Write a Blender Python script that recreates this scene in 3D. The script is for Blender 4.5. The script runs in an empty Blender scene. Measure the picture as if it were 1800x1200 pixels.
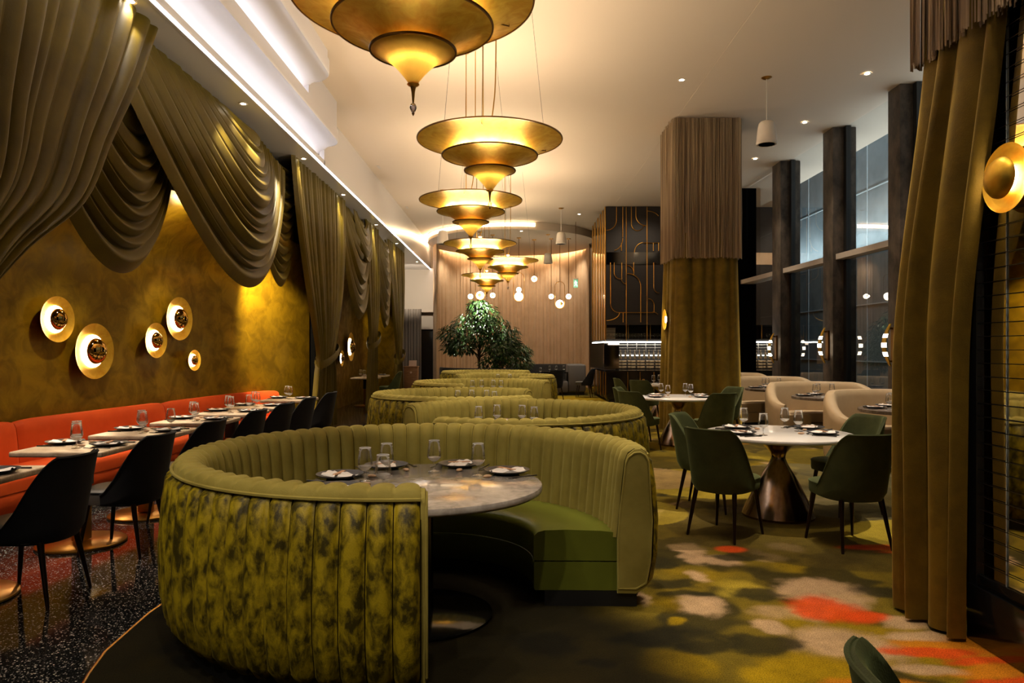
import bpy, bmesh, math, random
import numpy as np
from mathutils import Vector, Matrix
R = math.radians
PI = math.pi
rnd = random.Random(7)
scene = bpy.context.scene
COL = scene.collection

# ------------------------------------------------------------------ helpers
def lin(c):
    return tuple((x/255/12.92) if x/255 <= .04045 else ((x/255+.055)/1.055)**2.4 for x in c)

class MB:
    """collects shapes; build() links them as one mesh object"""
    def __init__(s): s.v = []; s.f = []
    def add(s, vs, fs):
        o = len(s.v); s.v += [tuple(p) for p in vs]; s.f += [tuple(i+o for i in f) for f in fs]
    def box(s, x0, x1, y0, y1, z0, z1):
        s.add([(x0,y0,z0),(x1,y0,z0),(x1,y1,z0),(x0,y1,z0),(x0,y0,z1),(x1,y0,z1),(x1,y1,z1),(x0,y1,z1)],
              [(0,3,2,1),(4,5,6,7),(0,1,5,4),(1,2,6,5),(2,3,7,6),(3,0,4,7)])
        return s
    def grid(s, rows, cu=False, cv=False):
        """rows: list of equal length point lists; cu closes along a row, cv closes across rows"""
        n = len(rows); m = len(rows[0]); vs = [p for r in rows for p in r]; fs = []
        for i in range(n if cv else n-1):
            for j in range(m if cu else m-1):
                a = i*m+j; b = i*m+(j+1) % m; c = ((i+1) % n)*m+(j+1) % m; d = ((i+1) % n)*m+j
                fs.append((a, b, c, d))
        s.add(vs, fs); return s
    def tube(s, pts, r, n=8, closed=False, cap=True):
        pts = [Vector(p) for p in pts]; k = len(pts)
        rs = r if isinstance(r, (list, tuple)) else [r]*k
        rows = []; up = None
        for i, p in enumerate(pts):
            a = pts[i-1] if (i > 0 or closed) else p; b = pts[(i+1) % k] if (i < k-1 or closed) else p
            t = (b-a).normalized()
            if up is None:
                up = Vector((0,0,1)) if abs(t.z) < .9 else Vector((1,0,0))
            u = (up - t*up.dot(t))
            if u.length < 1e-6: u = t.orthogonal()
            u.normalize(); up = u; w = t.cross(u)
            rows.append([p + (u*math.cos(2*PI*j/n) + w*math.sin(2*PI*j/n))*rs[i] for j in range(n)])
        s.grid(rows, cu=True, cv=closed)
        if cap and not closed:
            o = len(s.v)-k*n
            s.f.append(tuple(o+j for j in reversed(range(n)))); s.f.append(tuple(o+(k-1)*n+j for j in range(n)))
        return s
    def lathe(s, prof, n=32, c=(0,0,0), closed=False):
        rows = [[(c[0]+r*math.cos(2*PI*j/n), c[1]+r*math.sin(2*PI*j/n), c[2]+z) for j in range(n)] for r, z in prof]
        s.grid(rows, cu=True, cv=closed)
        if not closed:
            o = len(s.v)-len(prof)*n
            if prof[0][0] > 1e-5: s.f.append(tuple(o+j for j in reversed(range(n))))
            if prof[-1][0] > 1e-5: s.f.append(tuple(o+(len(prof)-1)*n+j for j in range(n)))
        return s
    def prism(s, poly, z0, z1):
        n = len(poly)
        s.add([(x,y,z0) for x,y in poly]+[(x,y,z1) for x,y in poly],
              [tuple(reversed(range(n))), tuple(range(n,2*n))]+[(i,(i+1)%n,n+(i+1)%n,n+i) for i in range(n)])
        return s
    def xf(s, M, start=0):
        s.v[start:] = [tuple(M @ Vector(p)) for p in s.v[start:]]; return s
    def build(s, name, mat, parent=None, bevel=0, segs=2, smooth=40, fix=True):
        me = bpy.data.meshes.new(name)
        me.from_pydata(s.v, [], s.f); me.validate()
        if fix or bevel:
            b = bmesh.new(); b.from_mesh(me)
            bmesh.ops.remove_doubles(b, verts=b.verts, dist=1e-5)
            bmesh.ops.recalc_face_normals(b, faces=b.faces)
            if bevel:
                es = [e for e in b.edges if len(e.link_faces) == 2 and e.calc_face_angle(0) > R(30)]
                bmesh.ops.bevel(b, geom=es, offset=bevel, segments=segs, profile=.5, affect='EDGES', clamp_overlap=True)
            b.to_mesh(me); b.free()
        me.polygons.foreach_set('use_smooth', [True]*len(me.polygons))
        me.set_sharp_from_angle(angle=R(smooth))
        me.materials.append(mat)
        o = bpy.data.objects.new(name, me); COL.objects.link(o)
        if parent: o.parent = parent
        return o

def tag(o, label=None, cat=None, group=None, kind=None):
    if label: o['label'] = label
    if cat: o['category'] = cat
    if group: o['group'] = group
    if kind: o['kind'] = kind
    return o
def thing(name, label, cat, loc=(0,0,0), rz=0, group=None):
    o = bpy.data.objects.new(name, None); COL.objects.link(o); o.empty_display_size = .1
    o.location = loc; o.rotation_euler = (0,0,rz)
    return tag(o, label, cat, group)
def struct(name, mb, m, parent=None, **k):
    o = mb.build(name, m, parent, **k)
    if not parent: o['kind'] = 'structure'
    return o
def dup(root, label, loc=None, rz=None, group=None, scale=None):
    r = root.copy(); COL.objects.link(r)
    if loc is not None: r.location = loc
    if rz is not None: r.rotation_euler = (0,0,rz)
    if scale: r.scale = (scale,)*3
    r['label'] = label
    if group: r['group'] = group
    for ch in KIDS.get(root.name, ()):
        c = ch.copy(); COL.objects.link(c); c.parent = r
        for g in KIDS.get(ch.name, ()):
            d = g.copy(); COL.objects.link(d); d.parent = c
    return r
KIDS = {}
def remember(root):
    """list the children once so that copies need no search"""
    for o in [root]+list(root.children): KIDS[o.name] = list(o.children)
    return root
def sm(t): t = min(1, max(0, t)); return t*t*(3-2*t)
def lerp(a, b, t): return a+(b-a)*t
def interp(tab, t):
    """piecewise smooth lookup of [(t, v...)]"""
    if t <= tab[0][0]: return tab[0][1:]
    for a, b in zip(tab, tab[1:]):
        if t <= b[0]:
            k = (t-a[0])/(b[0]-a[0])
            return tuple(lerp(x, y, k) for x, y in zip(a[1:], b[1:]))
    return tab[-1][1:]
def crom(pts, n):
    """Catmull-Rom through points, n steps per span"""
    P = [Vector(p) for p in pts]; out = []
    for i in range(len(P)-1):
        a = P[max(i-1,0)]; b = P[i]; c = P[i+1]; d = P[min(i+2,len(P)-1)]
        for k in range(n):
            t = k/n
            out.append(.5*((2*b)+(c-a)*t+(2*a-5*b+4*c-d)*t*t+(3*b-a-3*c+d)*t**3))
    out.append(P[-1]); return out

# ------------------------------------------------------------------ materials
def pmat(name, c, c2=None, scale=6, rough=.5, metal=0, bump=0, bscale=60, sheen=0, stretch=(1,1,1), detail=5,
         ramp=(.35,.65), spec=.5, coat=0, rough2=None, dist=0, sheen_tint=None, alpha=1, emit=None):
    m = bpy.data.materials.new(name); m.use_nodes = True
    nt = m.node_tree; N = nt.nodes; L = nt.links; p = N['Principled BSDF']
    c = (*c, 1)[:4]
    p.inputs['Base Color'].default_value = c
    p.inputs['Roughness'].default_value = rough; p.inputs['Metallic'].default_value = metal
    p.inputs['Specular IOR Level'].default_value = spec
    p.inputs['Sheen Weight'].default_value = sheen; p.inputs['Sheen Roughness'].default_value = .35
    if sheen_tint: p.inputs['Sheen Tint'].default_value = (*sheen_tint, 1)
    p.inputs['Coat Weight'].default_value = coat; p.inputs['Coat Roughness'].default_value = .08
    if c2 is not None or bump or rough2 is not None:
        tc = N.new('ShaderNodeTexCoord'); mp = N.new('ShaderNodeMapping'); mp.inputs['Scale'].default_value = stretch
        L.new(tc.outputs['Object'], mp.inputs['Vector'])
    if c2 is not None or rough2 is not None:
        nz = N.new('ShaderNodeTexNoise'); nz.inputs['Scale'].default_value = scale; nz.inputs['Detail'].default_value = detail
        nz.inputs['Roughness'].default_value = .6; nz.inputs['Distortion'].default_value = dist
        L.new(mp.outputs[0], nz.inputs['Vector'])
        rp = N.new('ShaderNodeValToRGB'); rp.color_ramp.elements[0].position = ramp[0]; rp.color_ramp.elements[1].position = ramp[1]
        rp.color_ramp.elements[0].color = c; rp.color_ramp.elements[1].color = (*(c2 or c), 1)[:4]
        L.new(nz.outputs['Fac'], rp.inputs['Fac']); L.new(rp.outputs['Color'], p.inputs['Base Color'])
        if rough2 is not None:
            mr = N.new('ShaderNodeMapRange'); mr.inputs['From Min'].default_value = ramp[0]; mr.inputs['From Max'].default_value = ramp[1]
            mr.inputs['To Min'].default_value = rough; mr.inputs['To Max'].default_value = rough2
            L.new(nz.outputs['Fac'], mr.inputs['Value']); L.new(mr.outputs[0], p.inputs['Roughness'])
    if bump:
        n2 = N.new('ShaderNodeTexNoise'); n2.inputs['Scale'].default_value = bscale; n2.inputs['Detail'].default_value = 3
        L.new(mp.outputs[0], n2.inputs['Vector'])
        b = N.new('ShaderNodeBump'); b.inputs['Strength'].default_value = bump; b.inputs['Distance'].default_value = .01
        L.new(n2.outputs['Fac'], b.inputs['Height']); L.new(b.outputs[0], p.inputs['Normal'])
    return m
def emat(name, c, s):
    m = bpy.data.materials.new(name); m.use_nodes = True; p = m.node_tree.nodes['Principled BSDF']
    p.inputs['Base Color'].default_value = (.8,.8,.8,1); p.inputs['Emission Color'].default_value = (*c, 1)
    p.inputs['Emission Strength'].default_value = s
    return m
def glassmat(name, tint, base, fres, rough=.02, ior=1.45):
    """thin sheet glass: clear, with mirror reflections that grow at grazing angles"""
    m = bpy.data.materials.new(name); m.use_nodes = True; nt = m.node_tree; N = nt.nodes; L = nt.links
    N.remove(N['Principled BSDF']); out = N['Material Output']
    t = N.new('ShaderNodeBsdfTransparent'); t.inputs[0].default_value = (*tint, 1)
    g = N.new('ShaderNodeBsdfGlossy'); g.inputs['Roughness'].default_value = rough; g.inputs[0].default_value = (1,1,1,1)
    lw = N.new('ShaderNodeFresnel'); lw.inputs['IOR'].default_value = ior
    mr = N.new('ShaderNodeMapRange'); mr.inputs['To Min'].default_value = base; mr.inputs['To Max'].default_value = fres
    L.new(lw.outputs[0], mr.inputs['Value'])
    mx = N.new('ShaderNodeMixShader'); L.new(mr.outputs[0], mx.inputs[0]); L.new(t.outputs[0], mx.inputs[1]); L.new(g.outputs[0], mx.inputs[2])
    L.new(mx.outputs[0], out.inputs['Surface']); return m

M = {}
M['velvet'] = pmat('olive_velvet', lin((146,133,64)), lin((130,117,52)), scale=5, rough=.75, sheen=.35, bump=.15, bscale=220, spec=.2, sheen_tint=lin((205,195,120)))
M['crushed'] = pmat('crushed_velvet', lin((52,45,5)), lin((148,129,19)), scale=12, rough=.5, sheen=.12, stretch=(1.8,1.8,1.0), detail=12, ramp=(.40,.62), dist=.3, bump=.2, bscale=150, spec=.25, sheen_tint=lin((190,170,60)))
M['leather'] = pmat('green_leather', lin((90,96,28)), lin((82,88,24)), scale=4, rough=.33, bump=.06, bscale=180, spec=.5)
M['black'] = pmat('black_paint', (.006,.006,.006), rough=.45)
M['gloss_black'] = pmat('polished_black', (.008,.008,.008), rough=.12, spec=.6)
M['seam_dark'] = pmat('dark_seam', lin((34,29,5)), rough=.9, spec=0)
M['piping_dark'] = pmat('dark_piping', lin((70,62,12)), rough=.7, sheen=.3)
M['drape'] = pmat('gold_drape', lin((94,80,10)), lin((78,65,6)), scale=3, rough=.5, sheen=.14, bump=.1, bscale=120, spec=.3, sheen_tint=lin((225,195,120)))
M['drape_velvet'] = pmat('bronze_velvet', lin((118,94,20)), lin((96,76,14)), scale=6, rough=.7, sheen=.5, bump=.15, bscale=140, spec=.25, sheen_tint=lin((220,185,90)))
M['sheer'] = pmat('cream_sheer', lin((202,172,138)), lin((192,162,128)), scale=3, rough=.8, sheen=.2)
M['gold_wall'] = pmat('gold_plaster', lin((124,97,7)), lin((160,128,20)), scale=4.2, rough=.44, rough2=.3, metal=.55, detail=12, ramp=(.40,.62), bump=.12, bscale=14, dist=.6, spec=.5)
M['gold_leaf'] = pmat('gold_leaf', lin((216,178,66)), lin((196,150,42)), scale=9, rough=.4, rough2=.5, metal=.9, detail=8, dist=.8)
M['gold_leaf_in'] = M['gold_leaf']
M['brass'] = pmat('brushed_brass', lin((196,146,66)), rough=.28, metal=1)
M['dark_brass'] = pmat('bronze_rim', lin((110,74,26)), rough=.4, metal=.9)
M['bronze'] = pmat('brushed_bronze', lin((186,158,132)), lin((160,132,106)), scale=30, rough=.2, metal=1, stretch=(1,1,.05))
M['steel'] = pmat('dark_cutlery', lin((62,58,54)), rough=.3, metal=.9)
M['marble'] = pmat('grey_marble', lin((128,121,115)), lin((176,168,160)), scale=11, rough=.12, detail=12, ramp=(.36,.66), dist=1.0, spec=.6)
M['travertine'] = pmat('travertine', lin((178,156,132)), lin((214,194,170)), scale=10, rough=.3, detail=8, ramp=(.35,.65), dist=1.2, stretch=(1,2.5,1), bump=.08, bscale=40)
M['dark_stone'] = pmat('brown_stone', lin((92,80,72)), lin((128,114,104)), scale=14, rough=.25, detail=8)
M['white_top'] = pmat('white_stone', lin((222,216,212)), lin((230,226,222)), scale=3, rough=.14, spec=.55)
M['plate'] = pmat('charcoal_stoneware', lin((44,43,46)), rough=.45)
M['napkin'] = pmat('white_linen', lin((226,220,216)), rough=.85, bump=.15, bscale=200)
M['band'] = pmat('tan_band', lin((186,140,104)), rough=.6)
M['pebble'] = pmat('tan_pebble', lin((190,158,126)), lin((160,124,92)), scale=30, rough=.5)
M['wineglass'] = glassmat('clear_glass', (.985,.985,.985), .035, .8, .02)
M['windowglass'] = glassmat('window_glass', (.85,.9,.9), .10, .9, .0, 1.5)
M['crystal'] = glassmat('crystal', (.8,.75,.85), .35, 1, .02)
M['orange'] = pmat('orange_velvet', lin((198,76,24)), lin((186,66,19)), scale=4, rough=.7, sheen=.35, bump=.1, bscale=200, spec=.2, sheen_tint=lin((250,140,80)))
M['charcoal'] = pmat('charcoal_velvet', lin((34,35,38)), lin((28,29,32)), scale=5, rough=.8, sheen=.3, spec=.2, sheen_tint=lin((120,120,130)))
M['seatgrey'] = pmat('grey_leather', lin((84,80,76)), rough=.5)
M['greenchair'] = pmat('green_velvet', lin((74,80,48)), lin((62,68,40)), scale=7, rough=.7, sheen=.5, bump=.12, bscale=180, spec=.2, sheen_tint=lin((170,190,130)))
M['leg'] = pmat('bronze_leg', lin((52,38,30)), rough=.3, metal=.8)
M['cream'] = pmat('cream_leather', lin((190,166,132)), lin((182,158,124)), scale=4, rough=.5, spec=.35)
M['greyfab'] = pmat('grey_fabric', lin((88,82,78)), rough=.8)
M['blackfab'] = pmat('black_fabric', lin((26,25,26)), rough=.6, sheen=.2)
M['ceiling'] = pmat('ceiling_paint', lin((208,190,168)), rough=.75, spec=.2)
M['white_gloss'] = pmat('white_lacquer', lin((196,192,190)), rough=.22, spec=.5)
M['cove'] = pmat('cove_paint', lin((190,186,188)), rough=.4)
M['wallpaint'] = pmat('wall_paint', lin((190,180,168)), rough=.8)
M['darkwall'] = pmat('dark_wall', (.003,.003,.003), rough=.9, spec=0)
M['greydrape'] = pmat('grey_drape', lin((120,112,104)), rough=.8)
M['pilaster'] = pmat('rusted_steel', lin((38,31,25)), lin((98,85,73)), scale=5, rough=.55, metal=.2, detail=9, ramp=(.35,.7), stretch=(1,1,.6))
M['chrome'] = pmat('chrome_wire', lin((150,146,140)), rough=.25, metal=1)
M['frame'] = pmat('black_frame', (.008,.008,.008), rough=.4)
M['transom'] = pmat('grey_shelf', lin((196,184,172)), rough=.5)
M['concrete'] = pmat('outside_panels', lin((104,116,118)), lin((128,138,138)), scale=1.6, rough=.9, detail=9)
M['seam'] = pmat('pale_joint', lin((178,188,188)), rough=.9)
M['fringe'] = pmat('cream_fringe', lin((182,156,118)), lin((118,94,66)), scale=26, rough=.6, sheen=.3, stretch=(1,1,.02), detail=3)
M['speaker'] = pmat('white_plastic', lin((226,214,198)), rough=.45)
M['mirror'] = pmat('smoked_mirror', (.80,.76,.66), rough=.03, metal=1)
M['mirror_dark'] = pmat('bronze_mirror', (.30,.26,.22), rough=.08, metal=1)
M['panel'] = pmat('espresso_panel', lin((36,27,20)), lin((30,22,16)), scale=3, rough=.6, stretch=(1,1,8))
M['leaf'] = pmat('dark_leaf', lin((30,62,20)), lin((48,84,30)), scale=3, rough=.3, spec=.6)
M['bark'] = pmat('bark', lin((110,92,70)), lin((80,62,44)), scale=14, rough=.8, bump=.4)
M['warm_emit'] = emat('warm_glow', (1,.78,.48), 14)
M['lens'] = emat('downlight_lens', (1,.85,.62), 25)
M['cool_emit'] = emat('cool_strip', (.95,.94,1), 6.5)
M['lip_strip'] = emat('lip_strip', (.95,.94,1), 9)
M['bow_panel'] = emat('bow_panel', (1,.84,.6), 5)
M['slot_strip'] = emat('slot_strip', (1,.74,.46), 17)
M['globe'] = emat('opal_globe', (1,.86,.62), 5)
M['warm_strip'] = emat('warm_strip', (1,.76,.46), 7)
M['bar_strip'] = emat('bar_strip', (.95,1,.92), 6)
M['green_sign'] = emat('sign_green', (.04,.45,.2), .5)
M['white_sign'] = emat('sign_white', (.8,1,.9), .9)
M['bottle'] = pmat('amber_bottle', lin((110,84,50)), lin((180,150,110)), scale=9, rough=.15)
M['wood'] = pmat('pale_wood', lin((170,128,88)), lin((146,106,70)), scale=4, rough=.5, stretch=(1,1,6))
M['card'] = pmat('card', lin((220,196,180)), rough=.7)
M['pot'] = pmat('dark_pot', lin((30,28,27)), rough=.5)

# terrazzo: polished black aggregate with pale chips
def terrazzo():
    m = bpy.data.materials.new('black_terrazzo'); m.use_nodes = True; nt = m.node_tree; N = nt.nodes; L = nt.links; p = N['Principled BSDF']
    tc = N.new('ShaderNodeTexCoord'); prev = None
    for sc, th, colr in ((95, .36, lin((150,142,134))), (60, .26, lin((190,180,168))), (150, .34, lin((90,86,82)))):
        vo = N.new('ShaderNodeTexVoronoi'); vo.inputs['Scale'].default_value = sc
        L.new(tc.outputs['Object'], vo.inputs['Vector'])
        wn = N.new('ShaderNodeTexWhiteNoise'); L.new(vo.outputs['Color'], wn.inputs['Vector'])
        lt = N.new('ShaderNodeMath'); lt.operation = 'LESS_THAN'; lt.inputs[1].default_value = th
        L.new(vo.outputs['Distance'], lt.inputs[0])
        l2 = N.new('ShaderNodeMath'); l2.operation = 'LESS_THAN'; l2.inputs[1].default_value = .3
        L.new(wn.outputs['Value'], l2.inputs[0])
        mu = N.new('ShaderNodeMath'); mu.operation = 'MULTIPLY'; L.new(lt.outputs[0], mu.inputs[0]); L.new(l2.outputs[0], mu.inputs[1])
        mx = N.new('ShaderNodeMixRGB'); mx.inputs[2].default_value = (*colr, 1)
        if prev: L.new(prev, mx.inputs[1])
        else: mx.inputs[1].default_value = (.008,.008,.008,1)
        L.new(mu.outputs[0], mx.inputs[0]); prev = mx.outputs[0]
    L.new(prev, p.inputs['Base Color']); p.inputs['Roughness'].default_value = .07; p.inputs['Specular IOR Level'].default_value = .6
    return m
M['terrazzo'] = terrazzo()

def light(kind, name, loc, power, color=(1,.78,.5), size=.1, target=None, angle=80, blend=.6, sx=None, sy=None):
    d = bpy.data.lights.new(name, kind); d.energy = power; d.color = color
    if kind == 'SPOT': d.spot_size = R(angle); d.spot_blend = blend; d.shadow_soft_size = size
    elif kind == 'POINT': d.shadow_soft_size = size
    elif kind == 'AREA':
        if sx: d.shape = 'RECTANGLE'; d.size = sx; d.size_y = sy
        else: d.shape = 'DISK'; d.size = size
    o = bpy.data.objects.new(name, d); COL.objects.link(o); o.location = loc
    if target is not None:
        o.rotation_euler = (Vector(target)-Vector(loc)).to_track_quat('-Z', 'Y').to_euler()
    return o
WARM = (1,.76,.46); SOFT = (1,.84,.64); COOL = (.9,.93,1)
# ------------------------------------------------------------------ camera
cam_d = bpy.data.cameras.new('camera'); cam = bpy.data.objects.new('camera', cam_d); COL.objects.link(cam)
cam.location = (0,0,1.5); cam.rotation_euler = (R(90),0,0)
cam_d.sensor_width = 36; cam_d.lens = 25; cam_d.shift_y = 12/1800; cam_d.clip_end = 200
scene.camera = cam
scene.view_settings.view_transform = 'Standard'; scene.view_settings.look = 'None'
scene.view_settings.exposure = 1.0; scene.view_settings.gamma = 1; scene.view_settings.use_curve_mapping = False
scene.cycles.max_bounces = 8; scene.cycles.transparent_max_bounces = 24; scene.cycles.caustics_reflective = False; scene.cycles.caustics_refractive = False
scene.cycles.sample_clamp_indirect = 6
w = bpy.data.worlds.new('night'); scene.world = w; w.use_nodes = True
w.node_tree.nodes['Background'].inputs[0].default_value = (.010,.013,.018,1); w.node_tree.nodes['Background'].inputs[1].default_value = 1

CZ = 5.5      # ceiling
SZ = 4.54     # soffit underside
def wallx(y): return 6.19-.0312*y     # the room-side line of the window wall

# ------------------------------------------------------------------ floor
struct('floor', MB().box(-7, 7, -5, 31, -.12, 0), M['terrazzo'])
def edge_x(y):
    """where the carpet meets the terrazzo"""
    return interp([(-5,-1.0),(1.0,-1.15),(2.2,-1.52),(2.8,-1.77),(3.19,-1.91),(3.5,-1.99),(4.08,-2.04),(4.6,-2.0),(5.3,-1.85),(6.2,-1.72),(7.2,-1.78),(8.2,-1.95),(9.2,-2.06),(10.2,-1.95),(11.2,-1.8),(12.4,-2.0),(14,-1.9),(16,-1.8),(18,-2.0),(20,-2.1),(31,-2.3)], y)[0]

def carpet():
    ys = list(np.arange(-5, 2.4, .12)); y = 2.4
    while y < 27.95: ys.append(y); y += max(.011, .0042*y)
    ys = np.array(ys); nu = 430; u = np.linspace(0, 1, nu)
    xl = np.array([edge_x(a) for a in ys])
    X = xl[:,None] + (5.62-xl)[:,None]*u[None,:]; Y = np.repeat(ys[:,None], nu, 1)
    rg = np.random.RandomState(3)
    def noise(sc, ox=0, oy=0, seed=0):
        g = np.random.RandomState(seed).rand(256,256)
        a = X/sc+ox+300; b = Y/sc+oy+300
        i = np.floor(a).astype(int); j = np.floor(b).astype(int); f = a-i; h = b-j
        f = f*f*(3-2*f); h = h*h*(3-2*h)
        G = lambda p,q: g[p%256,q%256]
        return (G(i,j)*(1-f)+G(i+1,j)*f)*(1-h)+(G(i,j+1)*(1-f)+G(i+1,j+1)*f)*h
    def fbm(sc, seed): return (noise(sc,0,0,seed)*.5+noise(sc/2.1,7,3,seed+1)*.3+noise(sc/4.3,2,9,seed+2)*.2)
    ss = lambda a,b,t: np.clip((t-a)/(b-a),0,1)**2*(3-2*np.clip((t-a)/(b-a),0,1))
    c = lambda r,g,b: np.array(lin((r,g,b)))
    OLIVE = c(106,90,24); DARK = c(44,40,20); TAN = c(178,148,112); YEL = c(152,124,12); PALE = c(178,156,52)
    ORANGE = c(206,72,20); AMBER = c(188,116,22); BROWN = c(74,62,24); GREY = c(104,98,70)
    C = np.zeros(X.shape+(3,)); n1 = fbm(.9,11); n2 = fbm(.5,21); n3 = fbm(.16,31); n4 = fbm(.10,61); n5 = fbm(.045,71)
    wx = X+(fbm(.45,41)-.5)*.35; wy = Y+(fbm(.45,51)-.5)*.35
    def mix(colr, m): 
        nonlocal C
        C = C*(1-m[...,None]) + colr*m[...,None]
    C[:] = OLIVE
    mix(YEL, ss(.5,.7,n1)*.6); mix(DARK, ss(.52,.62,1-n2)*.85)
    # scattered soft blobs of every colour over the whole carpet
    for k in range(300):
        bx = rg.uniform(-2,5.6); by = rg.uniform(1,22)
        if bx < .55 and by < 4.6: continue
        r1 = rg.uniform(.07,.22); r2 = r1*rg.uniform(.6,1.0); col = [TAN,TAN,YEL,DARK,AMBER,DARK,PALE][rg.randint(7)]
        d = np.sqrt(((wx-bx)/r1)**2+((wy-by)/r2)**2)+(n4-.5)*.5
        mix(col, (1-ss(.5,1.25,d))*.6)
    # the large blobs one can make out near the camera: x, y, half widths, colour
    near = [(1.09,4.08,.16,.19,TAN),(1.21,4.65,.09,.15,TAN),(.80,4.25,.05,.12,TAN),(1.87,4.33,.30,.24,TAN),(1.38,3.82,.08,.11,TAN),(1.68,3.58,.30,.26,TAN),(1.45,4.98,.2,.14,TAN),
            (1.3,5.25,.14,.17,TAN),(1.28,5.03,.1,.16,TAN),(1.4,6.36,.22,.25,TAN),(2.15,3.9,.16,.12,TAN),
            (1.80,4.08,.23,.18,ORANGE),(1.98,4.02,.16,.08,ORANGE),
            (.77,3.37,.18,.19,YEL),(.90,3.83,.06,.06,YEL),(.42,3.4,.1,.06,BROWN),(.15,3.6,.2,.15,BROWN),(1.35,3.28,.32,.2,YEL),
            (2.2,3.62,.28,.1,AMBER),(2.45,3.5,.3,.12,AMBER),(2.05,3.52,.25,.07,ORANGE),(2.3,3.4,.3,.06,ORANGE),(2.2,3.28,.3,.09,AMBER),(2.1,3.72,.2,.05,TAN),(1.95,3.3,.16,.07,TAN),(2.45,3.25,.4,.12,AMBER),
            (2.35,3.12,.35,.08,ORANGE),(1.6,3.05,.3,.12,AMBER),(1.25,3.6,.22,.12,DARK),(1.0,4.52,.2,.13,DARK),(.95,3.62,.2,.12,DARK),(1.5,4.3,.16,.12,DARK),(1.6,5.05,.25,.08,DARK),(2.35,4.35,.28,.1,DARK),(.72,3.68,.2,.12,DARK),(1.0,4.9,.18,.12,DARK),(1.12,4.28,.1,.05,DARK)]
    for bx,by,r1,r2,col in near:
        d = np.sqrt(((X+(n3-.5)*.12-bx)/r1)**2+((Y+(n2-.5)*.25-by)/r2)**2)+(n4-.5)*.45+(n5-.5)*.3
        mix(col, (1-ss(.62,1.18,d))*.9)
    # large overlapping discs with crisp rims that shift the palette
    discs = [(2.55,6.0,1.28,BROWN,.74),(1.35,5.85,.62,BROWN,.6),(3.35,6.75,.75,GREY,.55),(3.25,5.55,.62,PALE,.72),(1.05,6.5,.55,PALE,.6),(2.2,7.9,.9,PALE,.6),(3.6,8.2,1.0,GREY,.7),(3.0,8.6,.42,BROWN,.8),(4.6,6.2,1.0,GREY,.6),
             (1.5,8.2,.7,TAN,.55),(.95,10.2,.8,PALE,.55),(3.6,11.4,1.2,BROWN,.6),(1.2,12.6,1.0,TAN,.6),(2.0,14.8,1.2,PALE,.6),(1.3,17.4,1.4,TAN,.6),(4.2,9.8,.8,OLIVE,.6),(2.0,9.3,.5,DARK,.5),(1.5,20.5,1.6,YEL,.7),(1.2,23.5,1.2,TAN,.5)]
    for bx,by,r,col,a in discs:
        d = np.sqrt((X-bx)**2+(Y-by)**2)/r
        mix(col, (1-ss(.985,1.0,d))*a)
    for bx,by,r1,r2 in ((2.75,5.32,.34,.09),(1.62,5.27,.13,.10),(3.05,5.2,.4,.07)):
        d = np.sqrt(((X-bx)/r1)**2+((Y-by)/r2)**2); mix(ORANGE, (1-ss(.6,1.1,d))*.85)
    # near-black field: dark carpet plus shade painted in around the front booth
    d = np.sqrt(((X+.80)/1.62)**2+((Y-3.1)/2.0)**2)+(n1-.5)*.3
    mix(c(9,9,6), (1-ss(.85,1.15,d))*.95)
    C *= (.62+.42*n3+.36*n5)[...,None]
    V = np.stack([X, Y, np.full(X.shape, .012)], -1).reshape(-1,3)
    nr = len(ys); idx = np.arange(nr*nu).reshape(nr,nu)
    F = np.stack([idx[:-1,:-1],idx[:-1,1:],idx[1:,1:],idx[1:,:-1]],-1).reshape(-1,4)
    me = bpy.data.meshes.new('carpet')
    me.vertices.add(len(V)); me.vertices.foreach_set('co', V.ravel())
    me.loops.add(F.size); me.loops.foreach_set('vertex_index', F.ravel().astype(np.int32))
    me.polygons.add(len(F)); me.polygons.foreach_set('loop_start', np.arange(0,F.size,4,dtype=np.int32))
    me.update(calc_edges=True)
    at = me.color_attributes.new('pattern','FLOAT_COLOR','POINT')
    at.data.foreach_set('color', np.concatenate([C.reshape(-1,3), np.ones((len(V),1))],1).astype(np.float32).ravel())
    m = bpy.data.materials.new('carpet_pile'); m.use_nodes = True; nt = m.node_tree; N = nt.nodes; L = nt.links; p = N['Principled BSDF']
    a = N.new('ShaderNodeAttribute'); a.attribute_name = 'pattern'
    tc = N.new('ShaderNodeTexCoord'); nz = N.new('ShaderNodeTexNoise'); nz.inputs['Scale'].default_value = 160; nz.inputs['Detail'].default_value = 2
    L.new(tc.outputs['Object'], nz.inputs['Vector'])
    mr = N.new('ShaderNodeMapRange'); mr.inputs['From Min'].default_value = .3; mr.inputs['From Max'].default_value = .7; mr.inputs['To Min'].default_value = .55; mr.inputs['To Max'].default_value = 1.35
    L.new(nz.outputs['Fac'], mr.inputs['Value'])
    mu = N.new('ShaderNodeVectorMath'); mu.operation = 'SCALE'; L.new(a.outputs['Color'], mu.inputs[0]); L.new(mr.outputs[0], mu.inputs['Scale'])
    L.new(mu.outputs[0], p.inputs['Base Color']); p.inputs['Roughness'].default_value = .95; p.inputs['Specular IOR Level'].default_value = .1
    b = N.new('ShaderNodeBump'); b.inputs['Strength'].default_value = .5; b.inputs['Distance'].default_value = .006
    L.new(nz.outputs['Fac'], b.inputs['Height']); L.new(b.outputs[0], p.inputs['Normal'])
    me.materials.append(m)
    o = bpy.data.objects.new('carpet', me); COL.objects.link(o); return o
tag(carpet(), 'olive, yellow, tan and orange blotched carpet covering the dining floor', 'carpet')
ed = [(edge_x(y)-.012, y, .008) for y in np.arange(-4.5, 30, .25)]
struct('trim_1', MB().tube(ed, .008, 6), M['brass'])

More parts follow.
